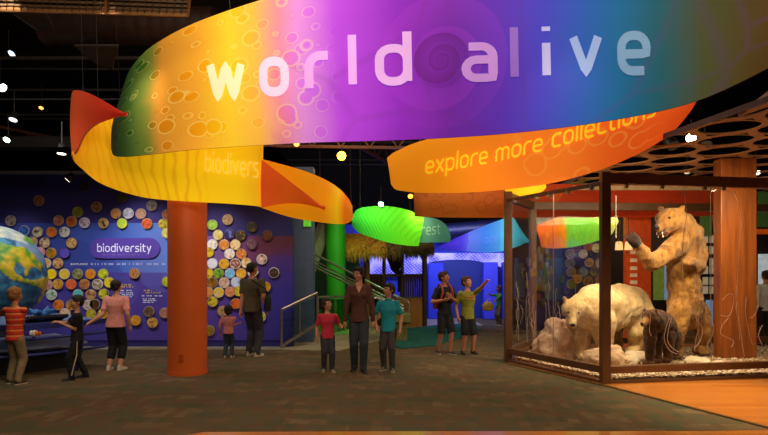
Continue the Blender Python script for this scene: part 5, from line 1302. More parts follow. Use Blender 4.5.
# loose gravel near the front edges (stuff)
def in_poly(x, y, pl):
    c = False; j = len(pl) - 1
    for i in range(len(pl)):
        if (pl[i].y > y) != (pl[j].y > y) and x < (pl[j].x-pl[i].x)*(y-pl[i].y)/(pl[j].y-pl[i].y) + pl[i].x: c = not c
        j = i
    return c
gv = MB(); rr = random.Random(5); cnt = 0
while cnt < 5200:
    if rr.random() < .5:
        a, b_ = (CA, CB) if rr.random() < .35 else (CB, CC); p = a.lerp(b_, rr.random() ** (1.0)); p = p + (Vector((5, 10.8, 0)) - p) * rr.random() ** 1.5 * .35
    else: p = Vector((rr.uniform(2.4, 7.6), rr.uniform(8.6, 11.8), 0))
    if not in_poly(p.x, p.y, ins): continue
    s = rr.uniform(.012, .032); c = Vector((p.x, p.y, .07 + s*.2)); gv.cur = rr.randrange(3)
    o8 = [Vector(v)*s for v in ((1.2,0,0),(-1.1,.1,0),(0,1,0),(.1,-1,0),(0,0,.7),(0,0,-.7))]; rz = Matrix.Rotation(rr.uniform(0, 6.28), 3, 'Z')
    gv.add([c + rz @ v for v in o8], [(0,2,4),(2,1,4),(1,3,4),(3,0,4),(2,0,5),(1,2,5),(3,1,5),(0,3,5)]); cnt += 1
o = gv.build('gravel', [mat('pebble_a', (196, 166, 130), .7), mat('pebble_b', (150, 112, 80), .7), mat('pebble_c', (222, 206, 180), .7)], smooth=True, auto=False)
tag(o, 'mixed tan pebbles covering the floor of the bear case', 'gravel', kind='stuff')

# rocks
def rock(px, py, D, r, m, label, seed, squash=(1, 1, 1), vox=.04, disp=.12, ang=0):
    c = P(px, py, D); c.z = .07; rr = random.Random(seed); mb = MB()
    rx, ry, rz = r
    for k in range(5):
        mb.ell((rr.uniform(-.35, .35)*rx, rr.uniform(-.3, .3)*ry, rz*rr.uniform(.25, .45)), (rx*rr.uniform(.55, .75), ry*rr.uniform(.55, .8), rz*rr.uniform(.5, .68)), 12)
    mb.box((-rx*.7, -ry*.6, -.02), (rx*.7, ry*.6, rz*.5))
    o = fuse(mb, 'rock', m, None, vox, 2, disp=1.5*disp*min(r), dscale=2.2/max(r))
    zmin = min(v.co.z for v in o.data.vertices); o.location = (c.x, c.y, c.z - .015 - max(zmin, -.05) * 0); o.rotation_euler.z = ang
    tag(o, label, 'rock'); return o
rk = mat('pink_rock', (178, 134, 108), .85, rgb2=(232, 194, 166), scale=4, bump=1.0); rk2 = mat('sand_rock', (176, 138, 106), .85, rgb2=(214, 180, 146), scale=4, bump=.8); rk3 = mat('pale_slab', (210, 186, 156), .85, rgb2=(236, 218, 190), scale=4, bump=.6)
rock(557, 350, 10.55, (.4, .42, .66), rk, 'big pinkish boulder left of the polar bear', 3, vox=.03, disp=.18)
rock(608, 366, 9.35, (.37, .3, .36), rk2, 'low tan rock behind the corner post at the polar bear\'s feet', 5, vox=.025)
rock(641, 352, 10.3, (.42, .35, .16), rk3, 'pale flat rock slab between the polar bear and the dark cub', 7, vox=.022)
rock(627, 357, 9.9, (.22, .2, .14), rk3, 'small pale rock in front of the polar bear\'s hind foot', 9, vox=.02)
rock(701, 357, 9.9, (.3, .2, .11), rk3, 'flat pale rock at the foot of the square column', 11, vox=.02)
rock(733, 358, 9.7, (.2, .16, .07), rk2, 'low tan stone in front of the square column', 13, vox=.016)
rock(718, 356, 9.75, (.12, .1, .08), rk3, 'small round stone between two flat ones by the square column', 15, vox=.014)

# ---- bears
def fur_mat(name, c1, c2, scale=18, bump=1.0, ramp_z=None):
    m = bpy.data.materials.new(name); m.use_nodes = True; q = NT(m); b = m.node_tree.nodes['Principled BSDF']; tc = q.n('ShaderNodeTexCoord')
    mp = q.n('ShaderNodeMapping'); mp.inputs['Scale'].default_value = (1, 1, .35); q.l(tc.outputs['Object'], mp.inputs[0])
    nz = q.n('ShaderNodeTexNoise'); nz.inputs['Scale'].default_value = scale; nz.inputs['Detail'].default_value = 8; nz.inputs['Roughness'].default_value = .7; q.l(mp.outputs[0], nz.inputs['Vector'])
    n2 = q.n('ShaderNodeTexNoise'); n2.inputs['Scale'].default_value = 2.2; q.l(tc.outputs['Object'], n2.inputs['Vector'])
    f = q.m('ADD', q.m('MULTIPLY', nz.outputs['Fac'], .6), q.m('MULTIPLY', n2.outputs['Fac'], .4))
    q.l(q.ramp(f, [(.36, c1), (.64, c2)]), b.inputs['Base Color']); b.inputs['Roughness'].default_value = .9; b.inputs['Specular IOR Level'].default_value = .15
    b.inputs['Sheen Weight'].default_value = .15
    bp = q.n('ShaderNodeBump'); bp.inputs['Strength'].default_value = bump; bp.inputs['Distance'].default_value = .035; q.l(nz.outputs['Fac'], bp.inputs['Height']); q.l(bp.outputs['Normal'], b.inputs['Normal'])
    return m
nose_m = mat('bear_nose', (24, 18, 18), .35); claw_m = mat('bear_claw', (60, 46, 36), .35)
def bear_head(mb, c, fwd, up, s):
    """bear head: skull, cheeks, muzzle; returns a placer for its parts"""
    f = fwd.normalized(); x = f.cross(up).normalized(); u = x.cross(f).normalized()
    M = Matrix((x, f, u)).transposed()
    def q_(a, b_, c_): return c + x*a*s + f*b_*s + u*c_*s
    mb.ell(q_(0, 0, 0), (.21*s, .22*s, .19*s), 16, M); mb.ell(q_(0, .1, -.03), (.15*s, .18*s, .13*s), 14, M)
    for k in (-1, 1): mb.ell(q_(k*.12, -.02, -.06), (.11*s, .13*s, .12*s), 12, M)
    mb.caps_(q_(0, .14, -.04), .105*s, q_(0, .36, -.085), .07*s, 12)
    for k in (-1, 1):
        mb.ell(q_(k*.165, -.07, .165), (.062*s, .03*s, .065*s), 10, M)
    return q_, M
def bear_face(root, q_, M, s, mouth=False, furm=None, pal=None):
    MB().ell(q_(0, .425, -.055), (.045*s, .03*s, .033*s), 10, M).build('nose', nose_m, root)
    for k in (-1, 1): MB().ell(q_(k*.085, .185, .05), (.02*s, .016*s, .02*s), 8, M).build('eye', nose_m, root)
    if mouth:
        mo = MB(); mo.ell(q_(0, .24, -.17), (.062*s, .13*s, .035*s), 12, M); mo.build('mouth', mat('mouth_dark', (70, 26, 22), .5), root)
        mt = MB()
        for k in (-1, 1): mt.tube([q_(k*.04, .34, -.135), q_(k*.04, .35, -.18)], [.008*s, .002*s], 6); mt.tube([q_(k*.035, .32, -.215), q_(k*.035, .325, -.175)], [.007*s, .002*s], 6)
        mt.build('tooth', mat('tooth', (230, 220, 190), .4), root)
def claws(root, c, d, side, s, n=5):
    mb = MB()
    for i in range(n):
        o_ = (i - (n-1)/2)*.042*s; a = c + side*o_; mb.tube([a, a + d*.035*s, a + d*.06*s + Vector((0, 0, -.018*s))], [.012*s, .009*s, .002*s], 6)
    mb.build('claws', claw_m, root)
Z0 = .072
def polar():
    root = empty('polar_bear', P(605, 352, 10.6), 0, 'mounted cream polar bear standing with lowered head in the case', 'bear')
    S = P(592, 0, 10.25); S.z = 0; Hh = P(628, 0, 11.15); Hh.z = 0
    ax = (Hh - S).normalized(); sd = Vector((ax.y, -ax.x, 0))    # sd points toward the camera-right side
    def q(a, b_, z): return S + ax*a + sd*b_ + Vector((0, 0, z))
    L = (Hh - S).length; mb = MB()
    for a, z, rx, rz, ra in ((-.1, .93, .31, .33, .32), (.15, 1.0, .38, .37, .36), (.5, .96, .41, .38, .42), (L*.75, .98, .43, .38, .42), (L, .95, .42, .38, .38), (L + .12, .82, .32, .32, .24)):
        Mx = Matrix((sd, ax, Vector((0, 0, 1)))).transposed(); mb.ell(q(a, 0, z), (rx, ra, rz), 18, Mx)
    mb.ell(q(.5, 0, .8), (.36, .6, .3), 16, Matrix((sd, ax, Vector((0, 0, 1)))).transposed())
    hc = P(573.5, 309, 9.98); nb = q(-.05, 0, 1.0)
    mb.caps_(nb, .3, hc.lerp(nb, .35), .225, 16); mb.caps_(hc.lerp(nb, .4), .22, hc, .17, 14)
    fwd = (P(573, 327, 9.56) - hc).normalized()
    q2, M = bear_head(mb, hc, fwd, Vector((-.05, -.35, 1)), .92)
    legs_ = [(q(-.02, .2, .75), P(605, 0, 10.2)), (q(0, -.24, .75), P(583, 0, 10.28)), (q(L + .04, .24, .75), P(634, 0, 10.98)), (q(L - .1, -.26, .75), P(614, 0, 11.5))]
    feet_ = []
    for i, (h, ft) in enumerate(legs_):
        ft.z = Z0; k = h.lerp(ft, .55); k.z = .4 if i < 2 else .5
        if i >= 2: k = k + ax*-.1; hock = Vector((ft.x, ft.y, .2)) + ax*.12
        mb.caps_(h, .24 if i < 2 else .28, k, .155 if i < 2 else .19, 14)
        if i < 2: mb.caps_(k, .155, ft + Vector((0, 0, .13)), .125, 14)
        else: mb.caps_(k, .18, hock, .12, 14); mb.caps_(hock, .12, ft + Vector((0, 0, .11)), .115, 14)
        fw = -ax if i >= 2 else (Vector((-.3, -1, 0)).normalized())
        mb.ell(ft + fw*.09 + Vector((0, 0, .075)), (.135, .15, .075), 14, Matrix((Vector((fw.y, -fw.x, 0)), fw, Vector((0, 0, 1)))).transposed())
        for t in (-1.5, -.5, .5, 1.5): mb.ell(ft + fw*.2 + Vector((fw.y, -fw.x, 0))*t*.05 + Vector((0, 0, .045)), (.032, .045, .038), 8)
        feet_.append((ft, fw))
    o = fuse(mb, 'body', fur_mat('polar_fur', (196, 156, 100), (238, 210, 158), 14), None, .022, 18, disp=.018, dscale=8); ps = [o]
    r2 = empty('tmp'); bear_face(r2, q2, M, .92)
    for ft, fw in feet_: claws(r2, ft + fw*.235 + Vector((0, 0, .035)), fw, Vector((fw.y, -fw.x, 0)), 1.1)
    ch = list(r2.children)
    for c_ in ch: c_.parent = None
    bpy.data.objects.remove(r2); at_base(root, ps + ch)
polar()
def brown():
    D = 10.6; root = empty('brown_bear', P(690, 352, D), 0, 'mounted brown bear rearing upright with one paw raised', 'bear')
    def q(px, py, d=0): return P(px, py, D + d)
    mb = MB(); I = lambda a, b_: a.lerp(b_, .5)
    # torso column
    for px, py, rx, rz, ry, dy in ((686, 316, .29, .26, .28, .04), (686, 309, .30, .3, .3, .02), (685, 300, .30, .3, .3, 0), (684, 286, .29, .3, .29, -.01), (683, 272, .29, .3, .29, -.02), (683, 259, .30, .28, .29, 0), (685, 247, .31, .24, .28, .04), (688, 234, .26, .22, .25, .08)):
        mb.ell(q(px, py, dy), (rx, ry, rz), 18)
    # legs
    for px, dy, kx in ((676, -.12, -5), (702, .3, 4)):
        hp = q(px + (5 if px < 690 else -7), 311, dy); kn = q(px + kx*.3, 332, dy - .12); ft = q(px, 350, dy); ft.z = Z0 + .08
        mb.caps_(hp, .24, kn, .165, 14); mb.caps_(kn, .165, ft + Vector((0, 0, .06)), .13, 14); mb.ell(ft + Vector((-.08, -.1, 0)), (.16, .2, .08), 12)
        for t in (-1.5, -.5, .5, 1.5): mb.ell(ft + Vector((-.12 + t*.05, -.28, -.03)), (.032, .045, .038), 8)
    # neck and head, facing left and a little toward the viewer
    hc = q(670, 220, -.2); mb.caps_(q(687, 240, .0), .27, hc.lerp(q(688, 228), .35), .235, 14); mb.caps_(q(695, 256, .08), .22, q(685, 222, -.02), .17, 14)
    fwd = (q(654, 224, -.55) - hc)
    q2, M = bear_head(mb, hc, fwd, Vector((.0, 0, 1)), 1.17)
    x, f, u = M.col[0], M.col[1], M.col[2]
    mb.caps_(hc + f*.12 - u*.17, .07, hc + f*.31 - u*.245, .045, 10)    # lower jaw, dropped open
    # raised arm
    sh = q(677, 246, -.2); el = q(652, 264, -.45); wr_ = q(639, 247, -.6); pw = q(632.5, 238.5, -.65)
    mb.caps_(sh, .2, sh.lerp(el, .5), .17, 14); mb.caps_(sh.lerp(el, .5), .17, el, .135, 14); mb.caps_(el, .14, wr_, .1, 14); mb.caps_(wr_, .1, pw, .095, 12)
    pd = (pw - wr_).normalized(); sx = Vector((pd.z, 0, -pd.x)).normalized()
    for t in (-2, -1, 0, 1, 2): mb.caps_(pw + sx*t*.036 + pd*.02, .04, pw + sx*t*.04 + pd*.065 + Vector((-.02, -.02, 0)), .034, 8)
    # other arm hangs forward, low
    s2 = q(695, 246, .15); e2 = q(698, 268, -.1); w2 = q(688, 262, -.42)
    mb.caps_(s2, .19, e2, .14, 14); mb.caps_(e2, .14, w2, .1, 12); mb.ell(w2 + Vector((-.05, -.06, -.02)), (.1, .1, .07), 12)
    paw_c = pw.copy()
    o = fuse(mb, 'body', [fur_mat('brown_fur', (92, 56, 24), (186, 134, 66), 13), fur_mat('dark_paw_fur', (24, 13, 8), (48, 28, 16), 15)], None, .022, 30, disp=.022, dscale=8,
             matfn=lambda c: 1 if (c - paw_c).length < .17 else 0)
    r2 = empty('tmp'); bear_face(r2, q2, M, 1.17, mouth=True)
    claws(r2, pw + pd*.095 + Vector((-.02, -.02, 0)), pd, sx, 1.0)
    for px, dy in ((676, -.12), (702, .3)):
        ft = q(px, 350, dy); ft.z = Z0 + .035; claws(r2, ft + Vector((-.12, -.31, 0)), Vector((0, -1, 0)), Vector((1, 0, 0)), 1.1)
    ch = list(r2.children)
    for c_ in ch: c_.parent = None
    bpy.data.objects.remove(r2); at_base(root, [o] + ch)
brown()
def cub():
    D = 9.72; root = empty('bear_cub', P(661, 360, D), 0, 'small dark brown bear cub standing beside the pale rock slab', 'bear')
    def q(px, py, d=0): return P(px, py, D + d)
    mb = MB()
    for px, py, rx, rz, ry, dy in ((656, 322, .15, .17, .18, -.05), (660, 322, .17, .19, .22, .1), (664, 324, .17, .2, .22, .3), (667, 328, .17, .2, .2, .45), (669, 333, .15, .16, .15, .5)):
        mb.ell(q(px, py, dy), (rx, ry, rz), 16)
    hc = q(650, 317, -.2); mb.caps_(q(658, 320, -.02), .17, hc, .125, 14)
    fwd = q(640.5, 322, -.35) - hc; q2, M = bear_head(mb, hc, fwd, Vector((0, 0, 1)), .58)
    ft_ = []
    for px, fy, dy, r0, top in ((650, 360, -.12, .11, 330), (657, 358, .12, .11, 330), (668, 360.5, .18, .125, 336), (674, 357, .5, .125, 336)):
        ft = q(px, fy, dy); ft.z = Z0; h = q(px, top, dy); k = h.lerp(ft, .5)
        mb.caps_(h, r0, k, .09, 12); mb.caps_(k, .09, ft + Vector((0, 0, .07)), .072, 12); mb.ell(ft + Vector((-.05, -.03, .045)), (.1, .085, .045), 10); ft_.append(ft)
    tan = q(641, 322, -.33)
    o = fuse(mb, 'body', [fur_mat('cub_fur', (44, 25, 13), (98, 60, 33), 18), fur_mat('cub_muzzle', (130, 92, 54), (176, 130, 80), 18)], None, .014, 4, disp=.014, dscale=12, matfn=lambda c: 1 if (c - tan).length < .15 else 0)
    r2 = empty('tmp'); bear_face(r2, q2, M, .58)
    for ft in ft_: claws(r2, ft + Vector((-.14, -.04, .02)), Vector((-1, 0, 0)), Vector((0, 1, 0)), .6)
    ch = list(r2.children)
    for c_ in ch: c_.parent = None
    bpy.data.objects.remove(r2); at_base(root, [o] + ch)
cub()
# hanging bead chain
mb = MB()
pc = P(616, 205, 10.2)
for k in range(26): mb.ell((pc.x, pc.y, 2.86 - k*.028), (.012, .012, .014), 8)
tag(mb.build('bead_chain', clipm), 'short steel bead chain hanging inside the case by the corner post', 'chain')

# ---- square timber column behind the rocks
def grain(name, c1, c2, sc=(6, 6, .5)):
    m = bpy.data.materials.new(name); m.use_nodes = True; q = NT(m); b = m.node_tree.nodes['Principled BSDF']; tc = q.n('ShaderNodeTexCoord'); mp = q.n('ShaderNodeMapping'); mp.inputs['Scale'].default_value = sc; q.l(tc.outputs['Object'], mp.inputs[0])
    nz = q.n('ShaderNodeTexNoise'); nz.inputs['Scale'].default_value = 2; nz.inputs['Detail'].default_value = 5; q.l(mp.outputs[0], nz.inputs['Vector']); q.l(q.ramp(nz.outputs['Fac'], [(.35, c1), (.65, c2)]), b.inputs['Base Color']); b.inputs['Roughness'].default_value = .4
    return m
mb = MB(); xa, xb = P(721, 0, 10.4).x, P(757, 0, 10.4).x
mb.box((xa, 10.4, 0.071), (xb, 10.65, 3.545)); tag(mb.build('square_column', grain('orange_timber', (122, 62, 24), (156, 84, 34)), smooth=False, bevel=.015), 'square orange brown column behind the case glass at the right', 'column')

# ---- things seen through the case
ob = MB(); ob.box((P(626, 0, 13.6).x, 13.6, 0), (P(651, 0, 13.6).x, 13.75, P(0, 217, 13.6).z))
root = empty('orange_display', P(638, 272, 13.6) * 1, 0, 'tall orange wall panel with white labels behind the polar bear', 'panel')
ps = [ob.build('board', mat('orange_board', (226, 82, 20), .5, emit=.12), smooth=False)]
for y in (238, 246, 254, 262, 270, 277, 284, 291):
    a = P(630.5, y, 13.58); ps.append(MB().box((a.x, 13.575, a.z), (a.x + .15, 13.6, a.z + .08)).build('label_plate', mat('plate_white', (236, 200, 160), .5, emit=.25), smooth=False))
at_base(root, ps)
mb = MB(); a, b_ = P(651, 222, 13.7), P(690, 200, 13.9)
fr_i = 0
for r_, ys in enumerate((239, 250, 262, 270, 281, 290)):
    for c_, x in enumerate((699.5, 706.5, 713.5)):
        if (r_, c_) in ((2, 1), (4, 0)): continue
        p = P(x, ys, 16.1); root = empty('pinned_sheet', (p.x, 16.19, p.z), 0, None, 'picture', 'pale sheets on the dark gallery wall')
        root['label'] = f'pale framed sheet on the gallery wall, {["top","second","third","fourth","fifth","lowest"][r_]} row, {["nearest the standing bear","middle one","nearest the square column"][c_]}'
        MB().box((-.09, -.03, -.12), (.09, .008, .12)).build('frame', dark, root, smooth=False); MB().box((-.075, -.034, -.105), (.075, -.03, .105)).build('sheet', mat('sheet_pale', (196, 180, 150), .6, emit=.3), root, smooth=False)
def panel(name, x0, y0, x1, y1, D, m, label, cat, th=.06):
    mb = MB(); a, b_ = P(x0, y1, D), P(x1, y0, D); mb.box((a.x, D, a.z), (b_.x, D + th, b_.z)); o = mb.build(name, m, smooth=False); tag(o, label, cat); return o
panel('gallery_screen', 654, 262, 664, 300, 15.9, mat('screen_green', (110, 130, 50), .5, emit=.3), 'green display screen behind the rearing bear\'s elbow', 'screen')
panel('gallery_window', 664.5, 256, 669.5, 300, 16.0, mat('glow_blue', (120, 150, 190), .5, emit=.5), 'narrow pale blue lit panel beside the rearing bear', 'panel', .02)
panel('gallery_window', 706, 300, 713, 345, 16.0, mat('glow_blue', (120, 150, 190), .5, emit=.5), 'narrow blue lit panel between the rearing bear and the square column', 'panel', .02)
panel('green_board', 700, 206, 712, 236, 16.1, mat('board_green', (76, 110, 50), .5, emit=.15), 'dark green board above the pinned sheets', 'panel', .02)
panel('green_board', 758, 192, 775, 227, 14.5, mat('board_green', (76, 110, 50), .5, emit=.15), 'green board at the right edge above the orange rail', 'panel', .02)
panel('orange_rail', 757, 229, 780, 234, 14.4, mat('rail_orange', (220, 90, 20), .5, emit=.3), 'orange rail under the green board at the right edge', 'rail')
panel('lit_window', 758.5, 254, 780, 291, 15.5, mat('glow_white', (200, 210, 215), .5, emit=.55), 'bright window at the right edge behind the person in white', 'window', .02)
panel('teal_screen', 545, 258, 575, 300, 16.1, mat('screen_teal', (34, 70, 80), .5, emit=.1), 'dim teal screen behind the boulder', 'screen')
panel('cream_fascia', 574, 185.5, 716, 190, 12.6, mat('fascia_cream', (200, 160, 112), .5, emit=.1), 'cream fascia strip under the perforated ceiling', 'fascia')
# amber cabinet
root = empty('lit_cabinet', P(522, 318, 16.5), 0, 'glowing amber cabinet with shelves seen through the left glass', 'cabinet')
xa, xb, zt = P(514, 0, 16.5).x, P(533, 0, 16.5).x, P(0, 257, 16.5).z
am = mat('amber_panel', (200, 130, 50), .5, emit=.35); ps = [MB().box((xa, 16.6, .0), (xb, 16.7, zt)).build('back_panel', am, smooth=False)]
for x in (xa, xb - .04): ps.append(MB().box((x, 16.3, 0), (x + .04, 16.6, zt)).build('side_panel', mat('cab_wood', (170, 100, 40), .5), smooth=False))
for z in (.4, .8, 1.2, 1.6, zt - .04): ps.append(MB().box((xa + .04, 16.32, z), (xb - .04, 16.6, z + .04)).build('shelf', mat('cab_wood', (170, 100, 40), .5), smooth=False))
at_base(root, ps)
cols = [(220, 200, 150), (200, 220, 160), (230, 170, 90), (90, 150, 80), (220, 220, 220), (200, 90, 50)]
k = 0
for zi, z in enumerate((.44, .84, 1.24, 1.64)):
    for xi in range(3):
        x = xa + .1 + xi * .14; hgt = .14 + .05 * ((xi + zi) % 3); mb = MB(); mb.tube([(0, 0, 0), (0, 0, hgt*.7), (0, 0, hgt*.85), (0, 0, hgt)], [.045, .045, .02, .018], 10)
        o = mb.build('jar', mat('jar_%d' % (k % 6), cols[k % 6], .3)); o.location = (x, 16.45, z)
        tag(o, f'small jar in the amber cabinet, {["lowest","second","third","top"][zi]} shelf, {["left","middle","right"][xi]} one', 'jar', 'jars in the amber cabinet'); k += 1
# two lanterns
for x, w in ((619, 'nearest the corner post'), (628.5, 'nearest the raised paw')):
    c = P(x, 250, 13.2); root = empty('lantern', c, 0, f'warm glowing hanging lantern, the one {w}', 'lantern', 'warm lanterns behind the polar bear')
    MB().tube([(0, 0, 0), (0, 0, .17), (0, 0, .19)], [.085, .07, .03], 14).build('shade', lens((255, 200, 130), .9), root); MB().tube([(0, 0, .19), (0, 0, 1.6)], .006, 6).build('cord', dark, root)
# second disc wall
mb = MB(); a, b_ = P(564, 318, 15.7), P(611, 236, 15.7); mb.box((a.x, 15.7, 0), (b_.x, 15.8, b_.z)); o = mb.build('disc_board', mat('board_navy', (40, 44, 96), .6), smooth=False); tag(o, 'navy board carrying picture discs behind the polar bear', 'board')
n_ = 0
D2 = [(570,254,'dull tan',(110,96,70)),(583,254,'pale ringed',(196,186,170)),(596,248,'cream',(220,205,180)),(589,262.5,'golden',(206,160,60)),(570,263,'brown green',(100,100,50)),(600,263,'bluish white',(170,170,210)),(571,272,'olive',(120,120,60)),(583,272,'light blue',(90,130,180)),(595,271,'dark grey',(80,80,90)),
      (577,279,'orange',(190,130,70)),(588,281,'bronze',(150,110,60)),(600,280,'rust',(160,90,50)),(576,246.5,'dark red',(110,50,30)),(588,246,'copper',(170,90,40)),(571,284,'moss green',(100,120,50))]
for i, (x, y, w, c) in enumerate(D2):
    mb = MB(); r = 4.7 / F * 15.6; nn_ = 24; ring = [(r*math.cos(2*math.pi*k/nn_), -.02, r*math.sin(2*math.pi*k/nn_)) for k in range(nn_)]
    mb.m(1).tube([(0, -.018, 0), (0, .0, 0)], r, nn_); mb.m(0).add([(p[0]*.92, -.0215, p[2]*.92) for p in ring], [tuple(range(nn_))]); mb.m(1).cyl((0, 0, 0), (0, .08, 0), .03, 8)
    o = mb.build('picture_disc', [disc_mat(120 + i, c, tuple(v*.6 for v in c)), rimm]); p = P(x, y, 15.63); o.location = p; tag(o, f'{w} picture disc on the navy board seen through the case glass', 'disc', 'round picture discs behind the polar bear')

# ================================================================ CENTRE BACKGROUND
# glass railing near the man
def glass_rail(a, b_, za, zb, h, label, n=2, gm2=None, base=(0, 0)):
    root = empty('glass_railing', (a.x, a.y, 0), 0, label, 'railing'); st = mat('brushed_steel', (170, 160, 150), .3, .85); ps = []
    A_, B_ = Vector((a.x, a.y, za)), Vector((b_.x, b_.y, zb))
    ps.append(MB().tube([A_, A_.lerp(B_, .5), B_], .028, 10).build('handrail', st))
    for k in range(n + 1):
        t = k / n; p = A_.lerp(B_, t); zb_ = base[0] + (base[1] - base[0]) * t; ps.append(MB().tube([(p.x, p.y, zb_), (p.x, p.y, p.z)], .026 if k == 0 else .02, 10).build('post', st))
    for k in range(n):
        p, q_ = A_.lerp(B_, (k + .06) / n), A_.lerp(B_, (k + .94) / n); z0_ = base[0] + (base[1]-base[0])*(k+.06)/n + .1; z1_ = base[0] + (base[1]-base[0])*(k+.94)/n + .1
        mb = MB(); y = Vector((0, .006, 0)); v = [Vector((p.x, p.y, z0_)), Vector((q_.x, q_.y, z1_)), q_ - Vector((0, 0, .07)), p - Vector((0, 0, .07))]
        mb.add([w - y for w in v] + [w + y for w in v], [(0,1,2,3),(7,6,5,4),(0,4,5,1),(1,5,6,2),(2,6,7,3),(3,7,4,0)]); ps.append(mb.build('glass_panel', gm2 or glass('rail_glass', (.75, .88, .85), .8), smooth=False))
    ps.append(MB().bar(Vector((a.x, a.y, base[0] + .05)), Vector((b_.x, b_.y, base[1] + .05)), .05, .05).build('bottom_rail', st, smooth=False))
    at_base(root, ps); return root
ga, gb = P(281.5, 0, 12.3), P(317, 0, 12.95)
glass_rail(ga, gb, P(0, 309.5, 12.3).z, P(0, 293, 12.95).z, 1, 'glass railing with steel handrail right of the man in olive', 2, base=(0, .4))
greeng = glass('green_glass', (.6, .95, .6), .8)
glass_rail(P(318, 0, 14.7), P(352, 0, 15.6), P(0, 297, 14.7).z, P(0, 296.5, 15.6).z, 1, 'green tinted glass railing in front of the green column', 2, greeng)
# green lit ramp behind
gramp = MB(); pts4 = [P(318, 340, 14.9), P(356, 334, 15.2), P(356, 322, 17), P(318, 318, 17)]
mb = MB(); v = [Vector((P(316, 0, 15).x, 15, .02)), Vector((P(358, 0, 15).x, 15, .02)), Vector((P(358, 0, 18).x, 18, .45)), Vector((P(316, 0, 18).x, 18, .45))]
mb.add(v + [Vector((p.x, p.y, 0.0)) for p in v], [(0,1,2,3),(7,6,5,4),(0,4,5,1),(1,5,6,2),(2,6,7,3),(3,7,4,0)]); tag(mb.build('ramp', mat('green_ramp', (110, 180, 80), .5), smooth=False), 'green ramp rising behind the tinted glass railing', 'ramp')
mb = MB(); mb.box((P(314, 0, 18.5).x, 18.6, 0), (P(360, 0, 18.5).x, 18.7, 2.5)); tag(mb.build('green_screen_wall', mat('dim_green', (40, 84, 34), .6), smooth=False), 'dim green partition behind the green column', 'partition')
# stair
root = empty('staircase', P(330, 330, 14.5) * 1, 0, 'steel staircase with bright parallel rails descending behind the walking woman', 'staircase')
stl = mat('bright_steel', (200, 196, 180), .25, .8); ps = []
for i, (dy, dd2) in enumerate(((0, 0), (6.5, .0), (10, .15), (13, .3))):
    a, b_ = P(308, 251 + dy, 15.4 + dd2), P(404, 300 + dy*.9, 13.6 + dd2); ps.append(MB().tube([a, b_], .028 if i != 1 else .018, 8).build('rail', stl))
e = P(404, 300, 13.6)
ps.append(MB().tube([P(396, 296, 13.75), P(402, 299, 13.6), P(407.5, 301, 13.6), P(409, 304, 13.6), P(409, 324, 13.6)], .026, 8).build('end_rail', stl))
a, b_ = P(352, 322, 13.9), P(372, 300, 14.0)
ps.append(MB().tube([P(350, 320, 13.6), P(371, 300, 13.9), P(377, 297.5, 13.9), P(392, 303, 13.7)], .022, 8).build('brace_rail', stl))
mb = MB(); mb.bar(P(352, 337, 13.4), P(390, 304, 13.9), .16, .14); ps.append(mb.build('side_board', mat('stair_board', (132, 128, 92), .5), smooth=False))
ps.append(MB().bar(P(303, 287, 15.8), P(324, 226, 16.4), .22, .3).build('stringer', mat('grey_stringer', (120, 118, 108), .5), smooth=False))
at_base(root, ps)
mb = MB(); c = P(402, 318, 13.6); mb.box((c.x-.22, 13.5, c.z-.1), (c.x+.2, 14.1, c.z+.1)); mb.box((c.x-.15, 13.6, 0), (c.x+.12, 14.0, c.z-.1)); tag(mb.build('bench_box', mat('olive_box', (110, 112, 60), .5), smooth=False, bevel=.02), 'olive box seat at the foot of the staircase rails', 'bench')

# hut
HD = 17.6
root = empty('thatched_hut', P(395, 320, HD), 0, 'bamboo hut with shaggy thatched roof beyond the staircase', 'hut'); ps = []
bam = grain('bamboo', (120, 84, 36), (170, 124, 56)); bamd = grain('dark_bamboo', (50, 36, 22), (84, 58, 32))
zt = P(0, 246, HD).z
for x, m_, r in ((367, bam, .09), (384, bamd, .055), (402, bamd, .06), (424.5, bamd, .075)):
    p = P(x, 0, HD - .3); ps.append(MB().tube([(p.x, p.y, 0), (p.x, p.y, zt + .05)], r, 10).build('post', m_))
for y, r in ((250, .05), (275.5, .045), (298, .045)):
    a, b_ = P(367, y, HD - .3), P(424.5, y, HD - .3); ps.append(MB().tube([a, b_], r, 8).build('crossbar', bamd))
for x0, x1 in ((369, 383), (403, 423)):
    for k in range(9 if x0 > 400 else 6):
        x = x0 + (x1 - x0) * (k + .5) / (9 if x0 > 400 else 6); a, b_ = P(x, 276, HD - .3), P(x, 300 if x0 > 400 else 300, HD - .3); ps.append(MB().tube([a, b_], .03, 6).build('baluster', bamd))
ps.append(MB().box((P(386, 0, HD).x, HD - .6, 0), (P(421, 0, HD).x, HD - .4, P(0, 298.5, HD - .5).z)).build('counter', grain('counter_wood', (128, 84, 34), (160, 110, 46)), smooth=False))
ps.append(MB().box((P(347, 0, HD).x, HD - .1, 0), (P(386, 0, HD).x, HD, P(0, 276, HD).z)).build('side_wall', mat('hut_dark', (50, 40, 24), .7), smooth=False))
# net curtain
cm = MB(); rr = random.Random(2)
for k in range(16):
    t = k / 15; a = P(386 + 15*t, 254, HD - .25); b_ = P(398 + 3*t, 276, HD - .25); c = P(398 + 2*t, 292, HD - .25); cm.tube([a, a.lerp(b_, .6) + Vector((-.05, 0, -.08)), b_, c], .014, 5)
ps.append(cm.build('net_curtain', mat('net_dark', (24, 20, 34), .8)))
